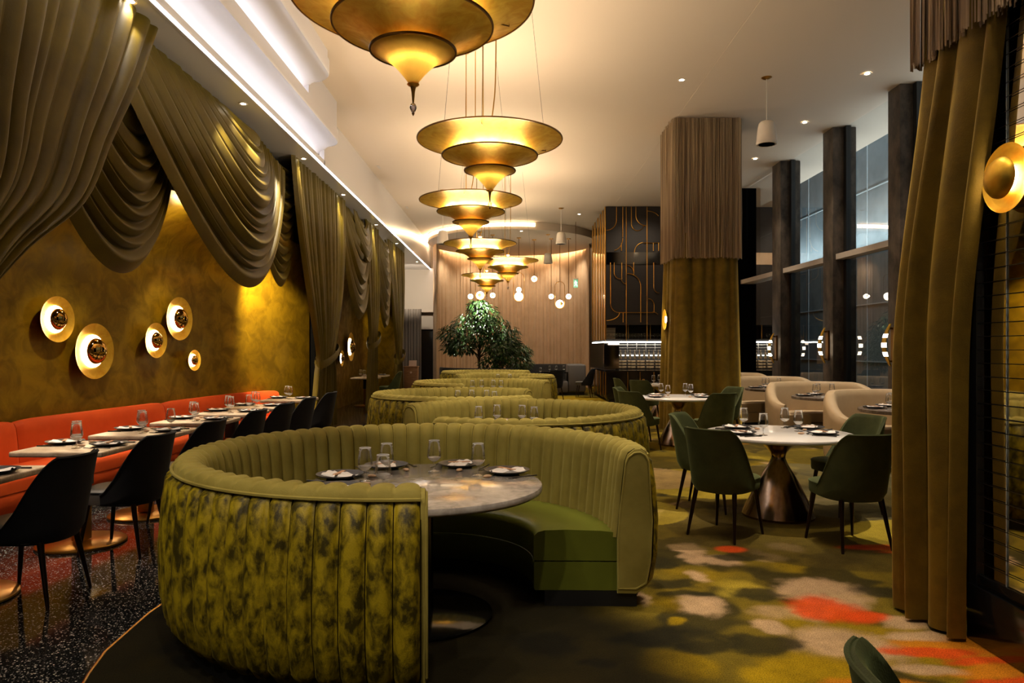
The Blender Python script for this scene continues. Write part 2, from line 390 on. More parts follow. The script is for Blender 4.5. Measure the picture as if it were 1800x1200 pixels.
# ------------------------------------------------------------------ ceiling, soffit, coves
struct('ceiling', MB().box(-3.7, 2.86, -5, 31, CZ, CZ+.1).box(2.86, 7, -5, 31, CZ-.004, CZ+.1), M['ceiling'])
struct('ceiling_soffit', MB().box(-7, -3.20, -5, 27.7, SZ, SZ+.014), M['white_gloss'])
struct('wall_fascia', MB().box(-3.24, -3.155, 11.95, 27.7, SZ+.03, CZ-.001).box(-3.175, -3.155, -5, 12, SZ+.03, 4.66), M['white_gloss'])
struct('trim_2', MB().box(-3.20, -3.165, -5, 27.7, SZ-.005, SZ+.012), M['white_gloss'])
t = thing('light_strip', 'thin cool white light strip along the lower edge of the white ceiling fascia', 'light strip', (0,0,0))
MB().box(-3.168, -3.150, -4.5, 27.68, SZ+.012, SZ+.028).build('diffuser', M['lip_strip'], t)

def cove(x0, z0, x1, z1, yend, label):
    """a scooped, round ended light cove: a hollow that starts in a trough behind one lip and curves out to the next"""
    prof = []; xs = x0-.24; zs = z0-.12
    for k in range(17):
        q = k/16*PI/2
        prof.append((xs+(x1-xs)*(1-math.cos(q)), zs+(z1-zs)*math.sin(q)))
    prof += [(x1+.012, z1-.006), (x1+.022, z1+.004), (x1+.026, z1+.02), (x1+.026, z1+.17)]
    ys = [(-5,1), (yend-.42,1)]
    for k in range(1, 15):
        q = k/14*PI/2; ys.append((yend-.42+.42*math.sin(q), max(.0, math.cos(q))))
    rows = [[(px if px < x0 else x0+(px-x0)*s_, y, pz) for px, pz in prof] for y, s_ in ys]
    t = thing('ceiling_cove', label, 'light cove', (0,0,0), group='scooped light coves in the ceiling')
    MB().grid(rows).build('shell', M['cove'], t, fix=False, smooth=60)
    MB().box(x0-.10, x0-.055, -4.5, yend-.1, z0-.098, z0-.088).build('light_strip', M['cool_emit'], t)
    return t
cove(-3.155, 4.66, -2.87, 4.90, 12.0, 'lower scooped white light cove beside the hanging swags')
struct('ceiling_step', MB().box(-3.20,-2.845,9.95,11.55,4.99,CZ+.05), M['cove'])
cove(-2.845, 5.085, -2.50, 5.24, 10.0, 'upper scooped white light cove nearest the brass chandeliers')
struct('trim_10', MB().box(-2.53,-2.475,-5,9.55,5.26,CZ+.05).box(-3.6,-3.4,-5,12.2,SZ+.1,CZ+.1), M['cove'])
# ------------------------------------------------------------------ outer walls
struct('wall_left', MB().box(-7, -6.9, -5, 31, 0, CZ), M['darkwall'])
struct('wall_behind', MB().box(-7, 7, -5.1, -5, 0, CZ+.1), M['wallpaint'])
struct('wall_back', MB().box(-7, -3.62, 28, 28.15, 0, SZ).box(-3.62,-3.1,28,28.15,2.25,CZ).box(3.0,7,28.4,28.6,0,CZ).box(-7,7,31,31.1,0,CZ+.1), M['wallpaint'])
d = struct('door_1', MB().box(-3.62, -3.13, 28.1, 28.14, 0, 2.25), M['frame'])
MB().box(-3.62,-3.57,28.02,28.1,0,2.25).box(-3.62,-3.1,28.02,28.1,2.2,2.27).build('door_frame', M['gloss_black'], d)
struct('wall_passage', MB().box(-4.6, -3.0, 27.5, 27.7, 2.9, SZ+.05), M['wallpaint'])

# niches behind the curtains: gold plaster that curves over into a vaulted ceiling
def niche(name, line, zc=2.45, r=.75, deep=1.6):
    n = len(line); rows = []
    pts = [Vector((x,y,0)) for x,y in line]
    for i in range(n):
        tdir = (pts[min(i+1,n-1)]-pts[max(i-1,0)]).normalized(); nrm = Vector((tdir.y,-tdir.x,0))
        row = [pts[i]+Vector((0,0,z)) for z in (0,.6,1.2,1.8,zc)]
        for k in range(1,9):
            a = k/8*PI/2; row.append(pts[i]+nrm*r*(1-math.cos(a))+Vector((0,0,zc+r*math.sin(a))))
        row.append(pts[i]+nrm*(r+deep*.5)+Vector((0,0,zc+r+.03))); row.append(pts[i]+nrm*(r+deep)+Vector((0,0,zc+r+.05)))
        for q in row: q.x = min(q.x, -3.585)
        rows.append(row)
    struct(name, MB().grid(rows), M['gold_wall'], smooth=60, fix=False)
NICHE = crom([(-5.4,1.5,0),(-5.1,4.0,0),(-4.86,6.2,0),(-4.58,8.7,0),(-4.42,9.9,0),(-4.28,10.5,0),(-4.05,11.05,0),(-3.80,11.75,0),(-3.59,12.6,0)], 4)
niche('wall_niche', [(p.x,p.y) for p in NICHE], zc=2.5, r=.7, deep=.2)
struct('wall_niche_end', MB().box(-5.2,-3.5,12.66,12.8,0,SZ), M['darkwall'])
NICHE2 = crom([(-4.3,16.6,0),(-4.35,18.5,0),(-4.35,20.6,0),(-4.2,21.2,0),(-3.9,21.6,0),(-3.45,22.2,0)], 4)
niche('wall_alcove', [(p.x,p.y) for p in NICHE2], zc=2.7, r=.7, deep=.1)
struct('wall_corridor', MB().box(-5.6,-5.5,12.7,16.5,0,SZ).box(-5.5,-4.2,16.45,16.55,0,SZ), M['darkwall'])

# ------------------------------------------------------------------ window wall
def P(x, y): return (x, y)
pil = [15.14, 12.83, 10.73, 8.55, 6.4]      # near face of each pilaster along the wall
def pilx(y): return wallx(y)
for k, y1 in enumerate(pil):
    y2 = y1*1.032; xp = pilx(y1)
    struct('pillar_%d' % (k+1), MB().box(xp, xp+.42, y1, y2+.0, 0, CZ-.01), M['pilaster'], bevel=.004)
    xw = xp*1.0385
    struct('trim_%d' % (k+3), MB().box(xw-.03, xw+.06, y1-.1, y1+.0, 0, CZ-.01).box(xw-.03,xw+.06,y2,y2+.06,0,CZ-.01), M['frame'])
edges = [(pil[0]*1.032+2.1, pil[0]*1.032)]+[(pil[k], pil[k+1]*1.032) for k in range(4)]
for k, (ya, yb) in enumerate(edges):
    xa = pilx(ya)*1.0385; xb = pilx(yb)*1.0385 if k else pilx(ya)*1.0385+.06
    if k == 0: ya, yb = yb, ya; xa, xb = pilx(pil[0])*1.0385, pilx(pil[0])*1.0385-.07; ya = pil[0]*1.032; yb = ya+2.1
    g = MB(); g.add([(xa,ya,.1),(xb,yb,.1),(xb,yb,CZ-.01),(xa,ya,CZ-.01)], [(0,1,2,3)])
    wob = struct('window_%d' % (k+1), g, M['windowglass'], fix=False)
    fr = MB(); fr.add([(xa-.05,ya,0),(xb-.05,yb,0),(xb-.05,yb,.12),(xa-.05,ya,.12),(xa+.05,ya,0),(xb+.05,yb,0),(xb+.05,yb,.12),(xa+.05,ya,.12)],
           [(0,1,2,3),(4,7,6,5),(3,2,6,7),(0,4,5,1),(0,3,7,4),(1,5,6,2)])
    fr.build('window_frame', M['frame'], wob)
    tr = MB(); z0, z1 = 3.10, 3.20
    tr.add([(xa-.17,ya,z0),(xb-.17,yb,z0),(xb-.17,yb,z1),(xa-.17,ya,z1),(xa+.04,ya,z0),(xb+.04,yb,z0),(xb+.04,yb,z1),(xa+.04,ya,z1)],
           [(0,1,2,3),(4,7,6,5),(3,2,6,7),(0,4,5,1),(0,3,7,4),(1,5,6,2)])
    tr.build('window_transom', M['transom'], wob)
struct('wall_right', MB().box(5.63,6.2,17.75,28.5,0,CZ).box(6.3,7,-5,6.3,0,CZ), M['darkwall'])
# the building outside: grey panels with pale joints
struct('exterior_panels', MB().box(8.1,8.3,2,24,-.1,9), M['concrete'])
sm_ = MB()
for y in (5,6.6,8.2,9.8,11.4,13,14.6,16.2,17.8,19.4,21): sm_.box(8.085,8.1,y-.008,y+.008,0,9)
for z in (1.2,2.5,3.8,5.1,6.4,7.7): sm_.box(8.085,8.1,2,24,z-.012,z+.012)
struct('exterior_panel_joints', sm_, M['seam'])
struct('exterior_ground', MB().box(6.3,12,-5,31,-.14,-.1), M['darkwall'])

# ------------------------------------------------------------------ oval ceiling feature and the curved sheer drape
OC = (0.0, 25.7); ORX, ORY = 3.02, 3.25
ov = [(OC[0]+ORX*math.cos(2*PI*k/96), OC[1]+ORY*math.sin(2*PI*k/96)) for k in range(96)]
struct('ceiling_oval', MB().prism(ov, 5.26, CZ), M['ceiling'])
ls = thing('cove_light', 'warm lit slot curving round the near side of the oval ceiling', 'light cove', (0,0,0))
rows = []
for k in range(33):
    a = R(172+k/32*112)
    rows.append([(OC[0]+(ORX+.012)*math.cos(a), OC[1]+(ORY+.012)*math.sin(a), z) for z in (5.36,5.47)])
MB().grid(rows).build('diffuser', M['warm_strip'], ls, fix=False)
rows = []
for k in range(49):
    a = R(-14+k/48*206)
    rows.append([(OC[0]+(ORX+.012)*math.cos(a), OC[1]+(ORY+.012)*math.sin(a), z) for z in (5.33,5.43)])
MB().grid(rows).build('diffuser', M['slot_strip'], ls, fix=False)
rows = []; nz_ = 14; NA = 900
ph = 0
for k in range(NA+1):
    a = R(-16+k/NA*214)
    fold = .020*math.sin(k*.42)+.022*math.sin(k*.173+1)+.009*math.sin(k*.89+.4)+.012*math.sin(k*.061)
    r1 = 1-.04+fold*.35
    rows.append([(OC[0]+(ORX-.05)*r1*math.cos(a)*(1+.0*z), OC[1]+.7+(ORY-.15)*r1*math.sin(a), z) for z in (.03,1,2,3,4,5.4)])
tag(MB().grid(rows).build('sheer_curtain', M['sheer'], fix=False, smooth=180), 'floor to ceiling cream sheer curtain curving around the back of the room', 'curtain')
# ------------------------------------------------------------------ curtains along the left soffit
def pleats(n, seed):
    """irregular pleat phase over s in 0..1"""
    r = random.Random(seed); ws = [r.uniform(.6,1.4) for _ in range(n)]; t = sum(ws); c = [0]
    for x in ws: c.append(c[-1]+x/t)
    amp = [r.uniform(.6,1.15) for _ in range(n)]
    def f(s):
        s = min(max(s,0),.99999)
        for i in range(n):
            if s <= c[i+1]:
                q = (s-c[i])/(c[i+1]-c[i]); return amp[i]*(math.sin(PI*q)**.8)
        return 0
    return f

def hang(name, mat, levels, n, seed, parent=None, x0=-3.47, per=10, nz=48, along='y', sgn=1, cut=None):
    """pleated cloth; levels = [(z, s_start, s_end, depth, pleat_amp)] from top to bottom"""
    f = pleats(n, seed); lv = sorted((( -z, a, b, d, am) for z,a,b,d,am in levels))
    cols = n*per; rows = []
    zt, zb = -lv[0][0], -lv[-1][0]
    for i in range(nz+1):
        z = lerp(zt, zb, i/nz)
        # smooth interpolation between the levels
        for q in range(len(lv)-1):
            if -z <= lv[q+1][0]+1e-9: break
        A, B = lv[q], lv[q+1]; h = B[0]-A[0]; k = (-z-A[0])/h; vals = []
        for j in (1,2,3,4):
            m0 = (B[j]-lv[q-1][j])/(B[0]-lv[q-1][0]) if q > 0 else (B[j]-A[j])/h
            m1 = (lv[q+2][j]-A[j])/(lv[q+2][0]-A[0]) if q+2 < len(lv) else (B[j]-A[j])/h
            vals.append((2*k**3-3*k*k+1)*A[j]+(k**3-2*k*k+k)*h*m0+(3*k*k-2*k**3)*B[j]+(k**3-k*k)*h*m1)
        a, b, d, am = vals
        row = []
        for j in range(cols+1):
            s = j/cols; o = d+am*f(s)
            row.append((x0+sgn*o, lerp(a,b,s), z) if along == 'y' else (lerp(a,b,s), x0+sgn*o, z))
        rows.append(row)
    mb = MB().grid(rows)
    return mb.build(name, mat, parent, smooth=180, fix=False)

def swag(name, mat, L0, L1, R0, R1, sag0, sag1, nf, parent=None, x0=-3.5, k=1.2, pw=.75, belly=.22, amp=.07, nu=56, per=12, seed=1, zpow=1.0):
    """cloth draped between two gathers. L0/R0 = (y,z) anchors of the innermost fold, L1/R1 of the outermost"""
    r = random.Random(seed); jit = [r.uniform(-.35,.35) for _ in range(nf+1)]
    wc = [0]; wa = [r.uniform(.6,1.15) for _ in range(nf)]
    for _ in range(nf): wc.append(wc[-1]+r.uniform(.55,1.45))
    wc = [q/wc[-1] for q in wc]
    rows = []; nv = nf*per
    for i in range(nv+1):
        v = i/nv; q = v*nf; c = int(min(q, nf-1)); fr = q-c
        v = lerp(wc[c], wc[c+1], fr)
        bump = wa[c]*((fr/.30)**.7 if fr < .30 else ((1-fr)/.70)**.9)
        skew = (fr-.5)
        lift = jit[c]*(1-fr)+jit[c+1]*fr
        row = []
        for j in range(nu+1):
            u = j/nu
            y = lerp(lerp(L0[0],L1[0],v), lerp(R0[0],R1[0],v), u); z = lerp(lerp(L0[1],L1[1],v), lerp(R0[1],R1[1],v), u)
            s = math.sin(PI*u**k); s = max(s,0)**pw
            env = .35+.65*s
            sag = lerp(sag0, sag1, v**zpow)*s + lift*.07*s
            d = belly*s*(.35+.65*math.sin(PI*min(1,v*.75+.12))) + amp*bump*env + .03*skew*env
            row.append((x0+d, y, z-sag-.05*bump*s*(1-.0)))
        rows.append(row)
    return MB().grid(rows).build(name, mat, parent, smooth=180, fix=False)

D = M['drape']
# the wide curtain drawn to the near side
o = hang('side_curtain', D, [(SZ+.02,2.2,6.82,.0,.05),(3.9,2.4,6.36,.05,.08),(3.2,2.7,5.86,.06,.10),(2.6,3.0,5.42,.08,.11),(2.15,3.35,4.74,.1,.11),(1.6,3.55,4.15,.12,.1),(1.3,3.5,4.1,.1,.1),(0.03,3.3,4.3,.05,.08)], 22, 3, x0=-3.40, nz=70)
tag(o, 'wide olive gold curtain drawn to the near side, first along the soffit', 'curtain', 'drapery along the banquette')
o = swag('draped_swag', D, (6.3,4.45), (5.05,4.4), (7.35,4.3), (8.05,4.45), .55, 2.22, 9, x0=-3.78, k=1.05, pw=.62, belly=.2, amp=.10, seed=5)
tag(o, 'small deep olive gold swag hanging behind the wide near curtain', 'curtain', 'drapery along the banquette')
o = swag('draped_swag', D, (8.9,4.5), (5.75,4.5), (9.75,4.5), (11.15,4.25), .12, 2.05, 13, x0=-3.56, k=1.38, pw=.7, belly=.24, amp=.085, seed=8, nu=80)
tag(o, 'largest olive gold swag hanging in deep folds above the banquette tables', 'curtain', 'drapery along the banquette')
o = swag('draped_swag', D, (10.3,4.52), (10.3,3.6), (12.2,4.52), (12.1,3.6), .1, 1.15, 12, x0=-3.74, k=1.0, pw=.8, belly=.12, amp=.09, seed=11)
tag(o, 'narrow ruffled olive gold swag beside the largest swag and the tied curtain', 'curtain', 'drapery along the banquette')

def tied(label, y0, y1, yt, wt, zt, yb0, yb1, seed, n=20, name='tied_curtain'):
    t = thing(name, label, 'curtain', (0,0,0), group='drapery along the banquette')
    a = yt-wt/2; b = yt+wt/2
    hang('cloth', D, [(SZ+.02,y0,y1,0,.05),(3.6,lerp(y0,a,.18),lerp(y1,b,.12),.02,.07),(2.5,lerp(y0,a,.55),lerp(y1,b,.42),.04,.08),(zt+.35,lerp(y0,a,.9),lerp(y1,b,.82),.05,.08),(zt,a,b,.06,.07),(zt-.3,lerp(a,yb0,.3),lerp(b,yb1,.3),.05,.08),(.03,yb0,yb1,.02,.07)], n, seed, t, per=8, nz=60)
    pts = []
    for k in range(25):
        q = 2*PI*k/24
        pts.append((-3.36+.15*math.cos(q), yt+(wt/2+.04)*math.sin(q), zt+.16*math.sin(q)))
    rows = []
    for p in pts[:-1]:
        rows.append([(p[0],p[1],p[2]-.07),(p[0]+.012*(1 if p[0]>-3.36 else -1),p[1],p[2]),(p[0],p[1],p[2]+.07)])
    MB().grid(rows, cv=True).build('tieback', D, t, fix=False, smooth=180)
    return t
tied('gathered gold curtain tied at its waist at the end of the banquette', 11.15, 14.75, 12.95, 1.15, 1.36, 12.1, 13.9, 21)
def bay(ya, yb, s, n):
    o = swag('draped_swag', D, (lerp(ya,yb,.3),4.5),(ya,4.5),(lerp(ya,yb,.75),4.5),(yb,4.2),.15,s,9,x0=-3.52,k=.95,pw=.6,belly=.16,amp=.09,seed=n)
    return o
tag(bay(14.35,17.3,2.2,31), 'ruffled gold swag hanging over the dark doorway opening', 'curtain', 'drapery along the banquette')
o = swag('draped_swag', D, (15.6,4.5),(15.3,4.5),(16.6,4.5),(17.2,4.5),.3,1.05,4,x0=-3.42,k=1,pw=.6,belly=.12,amp=.07,seed=32)
tag(o, 'short gold swag overlapping the ruffled swag above the dark doorway', 'curtain', 'drapery along the banquette')
tied('slim gold curtain tied back between the doorway and the alcove', 16.7, 18.3, 17.3, .75, 1.7, 16.7, 17.9, 41, 12)
tag(bay(17.9,20.2,2.3,33), 'ruffled gold swag hanging over the lit gold alcove', 'curtain', 'drapery along the banquette')
tied('last gold curtain tied at its waist where the soffit ends', 19.75, 22.8, 21.3, .8, 1.25, 20.7, 22.5, 42, 14)

# ------------------------------------------------------------------ the fringed, curtained columns
def fringe_mesh(path, z0, z1, step=.0115, seed=2, wig=.006, rad=.0048, lay=2, off=0):
    r = random.Random(seed); mb = MB(); P_ = [Vector((x,y,0)) for x,y in path]
    for l in range(lay):
        for a, b in zip(P_, P_[1:]):
            ln = (b-a).length; t = (b-a).normalized(); nrm = Vector((t.y,-t.x,0)); n = int(ln/step)
            for i in range(n):
                q = a+t*((i+.5+.5*l+r.uniform(-.25,.25))*step)+nrm*(r.uniform(0,.025)+.028*math.sin(i*.37+l)*math.sin(i*.113+2*l)-l*.03+off)
                zb = z0+r.uniform(-.012,.02); rr = rad*r.uniform(.7,1.35)
                rows = []
                for k in range(4):
                    zz = lerp(z1, zb, k/3); dx, dy = (r.uniform(-wig,wig), r.uniform(-wig,wig)) if k else (0,0)
                    c = q+t*dx+nrm*dy
                    rows.append([(c.x-t.x*rr, c.y-t.y*rr, zz),(c.x+nrm.x*rr, c.y+nrm.y*rr, zz),(c.x+t.x*rr, c.y+t.y*rr, zz)])
                mb.grid(rows)
    return mb
def wrap(path, n, seed, z0, z1, amp=.075, mat=None, parent=None, name='curtain', lean=.04):
    P_ = [Vector((x,y,0)) for x,y in path]; L_ = [0]
    for a, b in zip(P_, P_[1:]): L_.append(L_[-1]+(b-a).length)
    f = pleats(n, seed); cols = n*10; rows = []
    g = pleats(max(3,n//2), seed+5)
    for i in range(19):
        k = i/18; z = lerp(z1, z0, k); row = []
        for j in range(cols+1):
            s = j/cols; d = s*L_[-1]
            for m_ in range(len(P_)-1):
                if d <= L_[m_+1]+1e-6: break
            t = (P_[m_+1]-P_[m_]).normalized(); nrm = Vector((t.y,-t.x,0)); p = P_[m_]+t*(d-L_[m_])
            p = p+nrm*(amp*(.6+.5*k)*f(s)+lean*k+.03*k*g(s))
            row.append((p.x,p.y,z))
        rows.append(row)
    return MB().grid(rows).build(name, mat, parent, smooth=180, fix=False)
c1 = thing('curtained_column', 'square column wrapped in bronze velvet under a long cream fringe, by the bar', 'column', (0,0,0), group=None)
MB().box(2.93,3.85,12.42,13.25,.014,CZ).build('core', M['darkwall'], c1)
fringe_mesh([(2.80,13.32),(2.80,12.30),(3.96,12.30),(3.96,13.32)], 3.06, CZ-.02, seed=4).build('fringe', M['fringe'], c1, fix=False)
MB().box(2.84,3.92,12.34,13.3,CZ-.05,CZ).build('pelmet', M['fringe'], c1)
wrap([(2.90,13.30),(2.90,12.40),(3.88,12.40),(3.88,13.30)], 13, 7, .02, 3.5, amp=.12, mat=M['drape_velvet'], parent=c1, lean=.03)

# ------------------------------------------------------------------ mirrored partition, its curtains and fringe
PX = 2.37
p = thing('mirror_partition', 'mirrored partition ruled with thin horizontal wires on a black plinth', 'partition', (0,0,0))
MB().box(PX-.03,PX+.17,-1.0,3.66,.014,.30).box(PX-.015,PX+.17,-1.0,3.66,.30,.36).build('plinth', M['gloss_black'], p, bevel=.004)
MB().box(PX,PX+.14,-1.0,3.62,.36,5.3).build('mirror_panel', M['mirror'], p)
wm = MB()
z = .42
while z < 5.2: wm.tube([(PX-.012,-1.0,z),(PX-.012,3.6,z)], .0021, 5, cap=False); z += .067
wm.build('wire', M['steel'], p, fix=False)
MB().box(PX-.02,PX+.15,3.60,3.66,.3,5.3).build('end_post', M['frame'], p)
MB().box(PX-.006,PX-.001,3.40,3.404,.36,5.3).build('glass_edge', M['seam'], p)
f2 = thing('fringe_valance', 'cream fringe valance hanging over the bronze velvet curtain by the mirrored partition', 'valance', (0,0,0))
fringe_mesh([(2.95,3.99),(2.24,3.99)], 3.07, CZ-.02, seed=9, step=.012).build('fringe', M['fringe'], f2, fix=False)
fringe_mesh([(2.24,4.0),(2.24,1.5)], 3.07, CZ-.02, seed=10, step=.0105, rad=.0052, lay=2, off=-.03).build('fringe', M['fringe'], f2, fix=False)
MB().box(2.26,2.5,1.4,3.98,CZ-.06,CZ).build('pelmet', M['fringe'], f2)
# near curtain: hangs from under the fringe, gathered towards the far end of the partition
def poly_hang(tops, bots, zt, zb, n, seed, amp0, amp1, bow=0):
    """tops/bots: plan polylines the pleats follow at the head and at the hem"""
    f = pleats(n, seed)
    def at(pl, s):
        P_ = [Vector((a,b,0)) for a,b in pl]; L_ = [0]
        for a, b in zip(P_, P_[1:]): L_.append(L_[-1]+(b-a).length)
        d = s*L_[-1]
        for m_ in range(len(P_)-1):
            if d <= L_[m_+1]+1e-6: break
        t = (P_[m_+1]-P_[m_]).normalized(); return P_[m_]+t*(d-L_[m_]), Vector((t.y,-t.x,0))
    rows = []; cols = n*14
    for i in range(41):
        k = i/40; z = lerp(zt, zb, k); kk = sm(min(1,k*1.6))
        row = []
        for j in range(cols+1):
            s = j/cols; a, na = at(tops, s); b, nb = at(bots, s)
            q = a.lerp(b, kk); nn = na.lerp(nb, kk); am = lerp(amp0, amp1, kk)
            q = q+nn*(am*f(s)+.012*math.sin(9*s+5*k)); row.append((q.x,q.y,z))
        rows.append(row)
    return MB().grid(rows)
o = poly_hang([(2.75,3.97),(2.37,3.97),(2.34,3.9),(2.34,3.32)], [(2.60,4.02),(2.28,4.02),(2.24,3.94),(2.31,3.60)], 3.6, .03, 6, 15, .055, .10).build('side_curtain', M['drape_velvet'], smooth=180, fix=False)
tag(o, 'bronze velvet curtain falling to the carpet at the end of the mirrored partition', 'curtain')
o = poly_hang([(2.30,3.30),(2.30,2.2)], [(2.30,2.35),(2.30,2.0)], 3.6, 1.2, 6, 17, .05, .08).build('side_curtain', M['drape_velvet'], smooth=180, fix=False)
tag(o, 'bronze velvet curtain end swept aside at the top of the mirrored partition', 'curtain')
# ------------------------------------------------------------------ green channelled booths
def booth(cx, cy, rx, ry, a0, a1, label, fine=True):
    t = thing('curved_booth', label, 'booth', (cx,cy,.012), group='round green velvet booths')
    arc = R(a1-a0)*(rx+ry)/2; nch = max(8, int(arc/.108)); per = 10 if fine else 6
    nA = nch*per
    def pt(a, t_, z): return ((rx-t_)*math.cos(a), (ry-t_)*math.sin(a), z)
    def lobe(j): return math.sqrt(max(0,1-(2*((j % per)/per)-1)**2))
    # outer crushed velvet wrap
    prof = [(.10,.085),(.045,.10),(.0,.16),(-.025,.30),(-.03,.5),(-.015,.7),(.005,.84),(.018,.868)]
    rows = []; prof_out = prof
    for j in range(nA+1):
        a = R(a0)+R(a1-a0)*j/nA; l = lobe(j)**1.15*.038
        rows.append([pt(a, t_+.028-l*(1 if 0<i<7 else .3), z) for i,(t_,z) in enumerate(prof)])
    MB().grid(rows).build('outer_back', M['crushed'], t, smooth=180, fix=False)
    # inner smooth channels, rolling over the top edge
    prof = [(.034,.868),(.036,.892),(.065,.912),(.105,.910),(.142,.886),(.160,.84),(.172,.74),(.190,.56),(.205,.40)]
    rows = []
    for j in range(nA+1):
        a = R(a0)+R(a1-a0)*j/nA; l = lobe(j)
        row = []
        for i,(t_,z) in enumerate(prof):
            k = 0 if i < 1 else (.4 if i < 3 else 1)
            row.append(pt(a, t_-.022*(1-l)*0+.034*l*k*(0 if i<3 else 1), z+(.016*l if i in (1,2,3) else .008*l if i==4 else 0)))
        rows.append(row)
    MB().grid(rows).build('inner_back', M['velvet'], t, smooth=180, fix=False)
    pip = [pt(R(a0)+R(a1-a0)*j/(nch*3), .024, .876) for j in range(nch*3+1)]
    MB().tube(pip, .0085, 6).build('piping', M['velvet'], t)
    sm2 = MB()
    for j in range(0, nA+1, per):
        a = R(a0)+R(a1-a0)*j/nA
        sm2.tube([pt(a, t_+.0285-.0015, z) for t_, z in prof_out[1:]], .0042, 5, cap=False)
    sm2.build('outer_seams', M['seam_dark'], t, fix=False)
    sm2 = MB()
    for j in range(0, nA+1, per):
        a = R(a0)+R(a1-a0)*j/nA
        sm2.tube([pt(a, t_+(.0 if i else .0), z+.0005) for i,(t_, z) in enumerate(prof[3:])], .0032, 5, cap=False)
    sm2.build('inner_seams', M['seam_dark'], t, fix=False)
    # end panels with their own welt
    sec = [(.10,.085),(.04,.12),(.015,.25),(.005,.5),(.018,.72),(.026,.86),(.045,.895),(.075,.912),(.11,.908),(.145,.88),(.16,.84),(.175,.70),(.192,.56),(.205,.40),(.205,.085)]
    for ang, sgn in ((a0,-1),(a1,1)):
        a = R(ang); T = Vector((-math.sin(a)*rx, math.cos(a)*ry, 0)).normalized()*sgn
        q = [Vector(pt(a, t_, z)) for t_, z in sec]; c_ = sum(q, Vector())/len(q)
        mb = MB(); n = len(q)
        ring2 = [p+T*.018 for p in q]; ring3 = [c_+(p-c_)*.93+T*.026 for p in q]
        vs = q+ring2+ring3; fs = [tuple(range(2*n,3*n))]
        for r_ in (0,1):
            for i in range(n): fs.append((r_*n+i, r_*n+(i+1)%n, (r_+1)*n+(i+1)%n, (r_+1)*n+i))
        mb.add(vs, fs); e = mb.build('end_panel', M['velvet'], t)
        MB().tube([c_+(p-c_)*.94+T*.024 for p in q], .007, 6, closed=True).build('welt', M['velvet'], e)
    # seat
    na = max(16, int(arc/.09)); m0 = a0+.6; m1 = a1-.6
    def ring(prof, name, mat):
        rows = [[pt(R(m0)+R(m1-m0)*j/na, t_, z) for t_, z in prof] for j in range(na+1)]
        mb = MB().grid(rows, cu=True); k = len(prof); o = len(mb.v)-(na+1)*k
        mb.f.append(tuple(o+i for i in range(k))); mb.f.append(tuple(o+na*k+i for i in reversed(range(k))))
        return mb.build(name, mat, t)
    ring([(.20,.262),(.20,.425),(.30,.435),(.50,.44),(.62,.436),(.66,.425),(.68,.405),(.685,.38),(.685,.262)], 'seat_cushion', M['leather'])
    ring([(.20,.09),(.20,.254),(.68,.254),(.683,.24),(.683,.10),(.675,.09)], 'seat_base', M['leather'])
    rows = [[pt(R(m0)+R(m1-m0)*j/na, .684, .258)] for j in range(na+1)]
    MB().tube([r[0] for r in rows], .006, 6).build('seat_piping', M['leather'], t)
    ring([(.09,.0),(.09,.092),(.62,.092),(.62,.0)], 'plinth', M['black'])
    return t
booth(-.53, 4.13, 1.34, 1.29, -2, 277, 'nearest green velvet booth, its dark crushed back facing the camera')
booth(0.02, 6.83, 1.24, 1.24, -123, 157, 'second green velvet booth from the camera, open towards the banquette')
booth(-.62, 9.3, 1.22, 1.12, 42, 317, 'third green velvet booth from the camera, open towards the white tables', False)
booth(-.50, 12.4, 1.24, 1.16, 14, 256, 'fourth green velvet booth, its tall arm end showing over the others', False)
booth(-.22, 15.25, 1.16, 1.1, -70, 158, 'fifth green velvet booth, just its rim showing behind the fourth', False)
booth(-.62, 17.9, 1.18, 1.12, 20, 300, 'farthest green velvet booth, in front of the tree', False)

# ------------------------------------------------------------------ tables
def round_table(x, y, r, th, top, label, base='disc'):
    t = thing('round_table', label, 'table', (x,y,.012))
    z1 = .75-.012
    mb = MB().lathe([(0,z1-th),(r-.012,z1-th),(r-.003,z1-th+.006),(r,z1-th+.014),(r,z1-.012),(r-.004,z1-.003),(r-.012,z1),(0,z1)], 96)
    mb.build('table_top', top, t)
    if base == 'disc':
        MB().lathe([(0,.0),(.375,.0),(.38,.006),(.38,.016),(.36,.024),(.08,.034),(0,.034)], 64).build('base_plate', M['gloss_black'], t)
        MB().lathe([(.05,.03),(.05,z1-th-.02),(.2,z1-th-.012),(.2,z1-th)], 32).build('column', M['gloss_black'], t)
    else:
        pr = [(.0,0),(.305,0),(.312,.02),(.285,.08),(.235,.18),(.18,.29),(.125,.39),(.082,.46),(.062,.51),(.06,.535),(.075,.57),(.11,.61),(.165,.65),(.235,.685),(.27,z1-th)]
        MB().lathe(pr, 64).build('pedestal', M['bronze'], t)
    return t
BT = [(-.49,3.97,.66),(-.06,6.80,.60),(-.50,9.3,.6),(-.45,12.35,.6),(-.2,15.2,.6),(-.55,17.9,.58)]
BTN = ['nearest','second','third','fourth','fifth','farthest']
for (x,y,r),nm in zip(BT, BTN):
    round_table(x, y, r, .042, M['marble'], 'round grey marble table set inside the %s green booth' % nm)
round_table(2.37, 6.33, .636, .034, M['white_top'], 'white round table nearest the camera, on a flared bronze pedestal', 'flare')
round_table(2.57, 11.0, .636, .034, M['white_top'], 'second white round table, in front of the fringed column', 'flare')
round_table(3.15, 14.9, .55, .034, M['travertine'], 'small pale round table standing beside the black bar counter', 'flare')

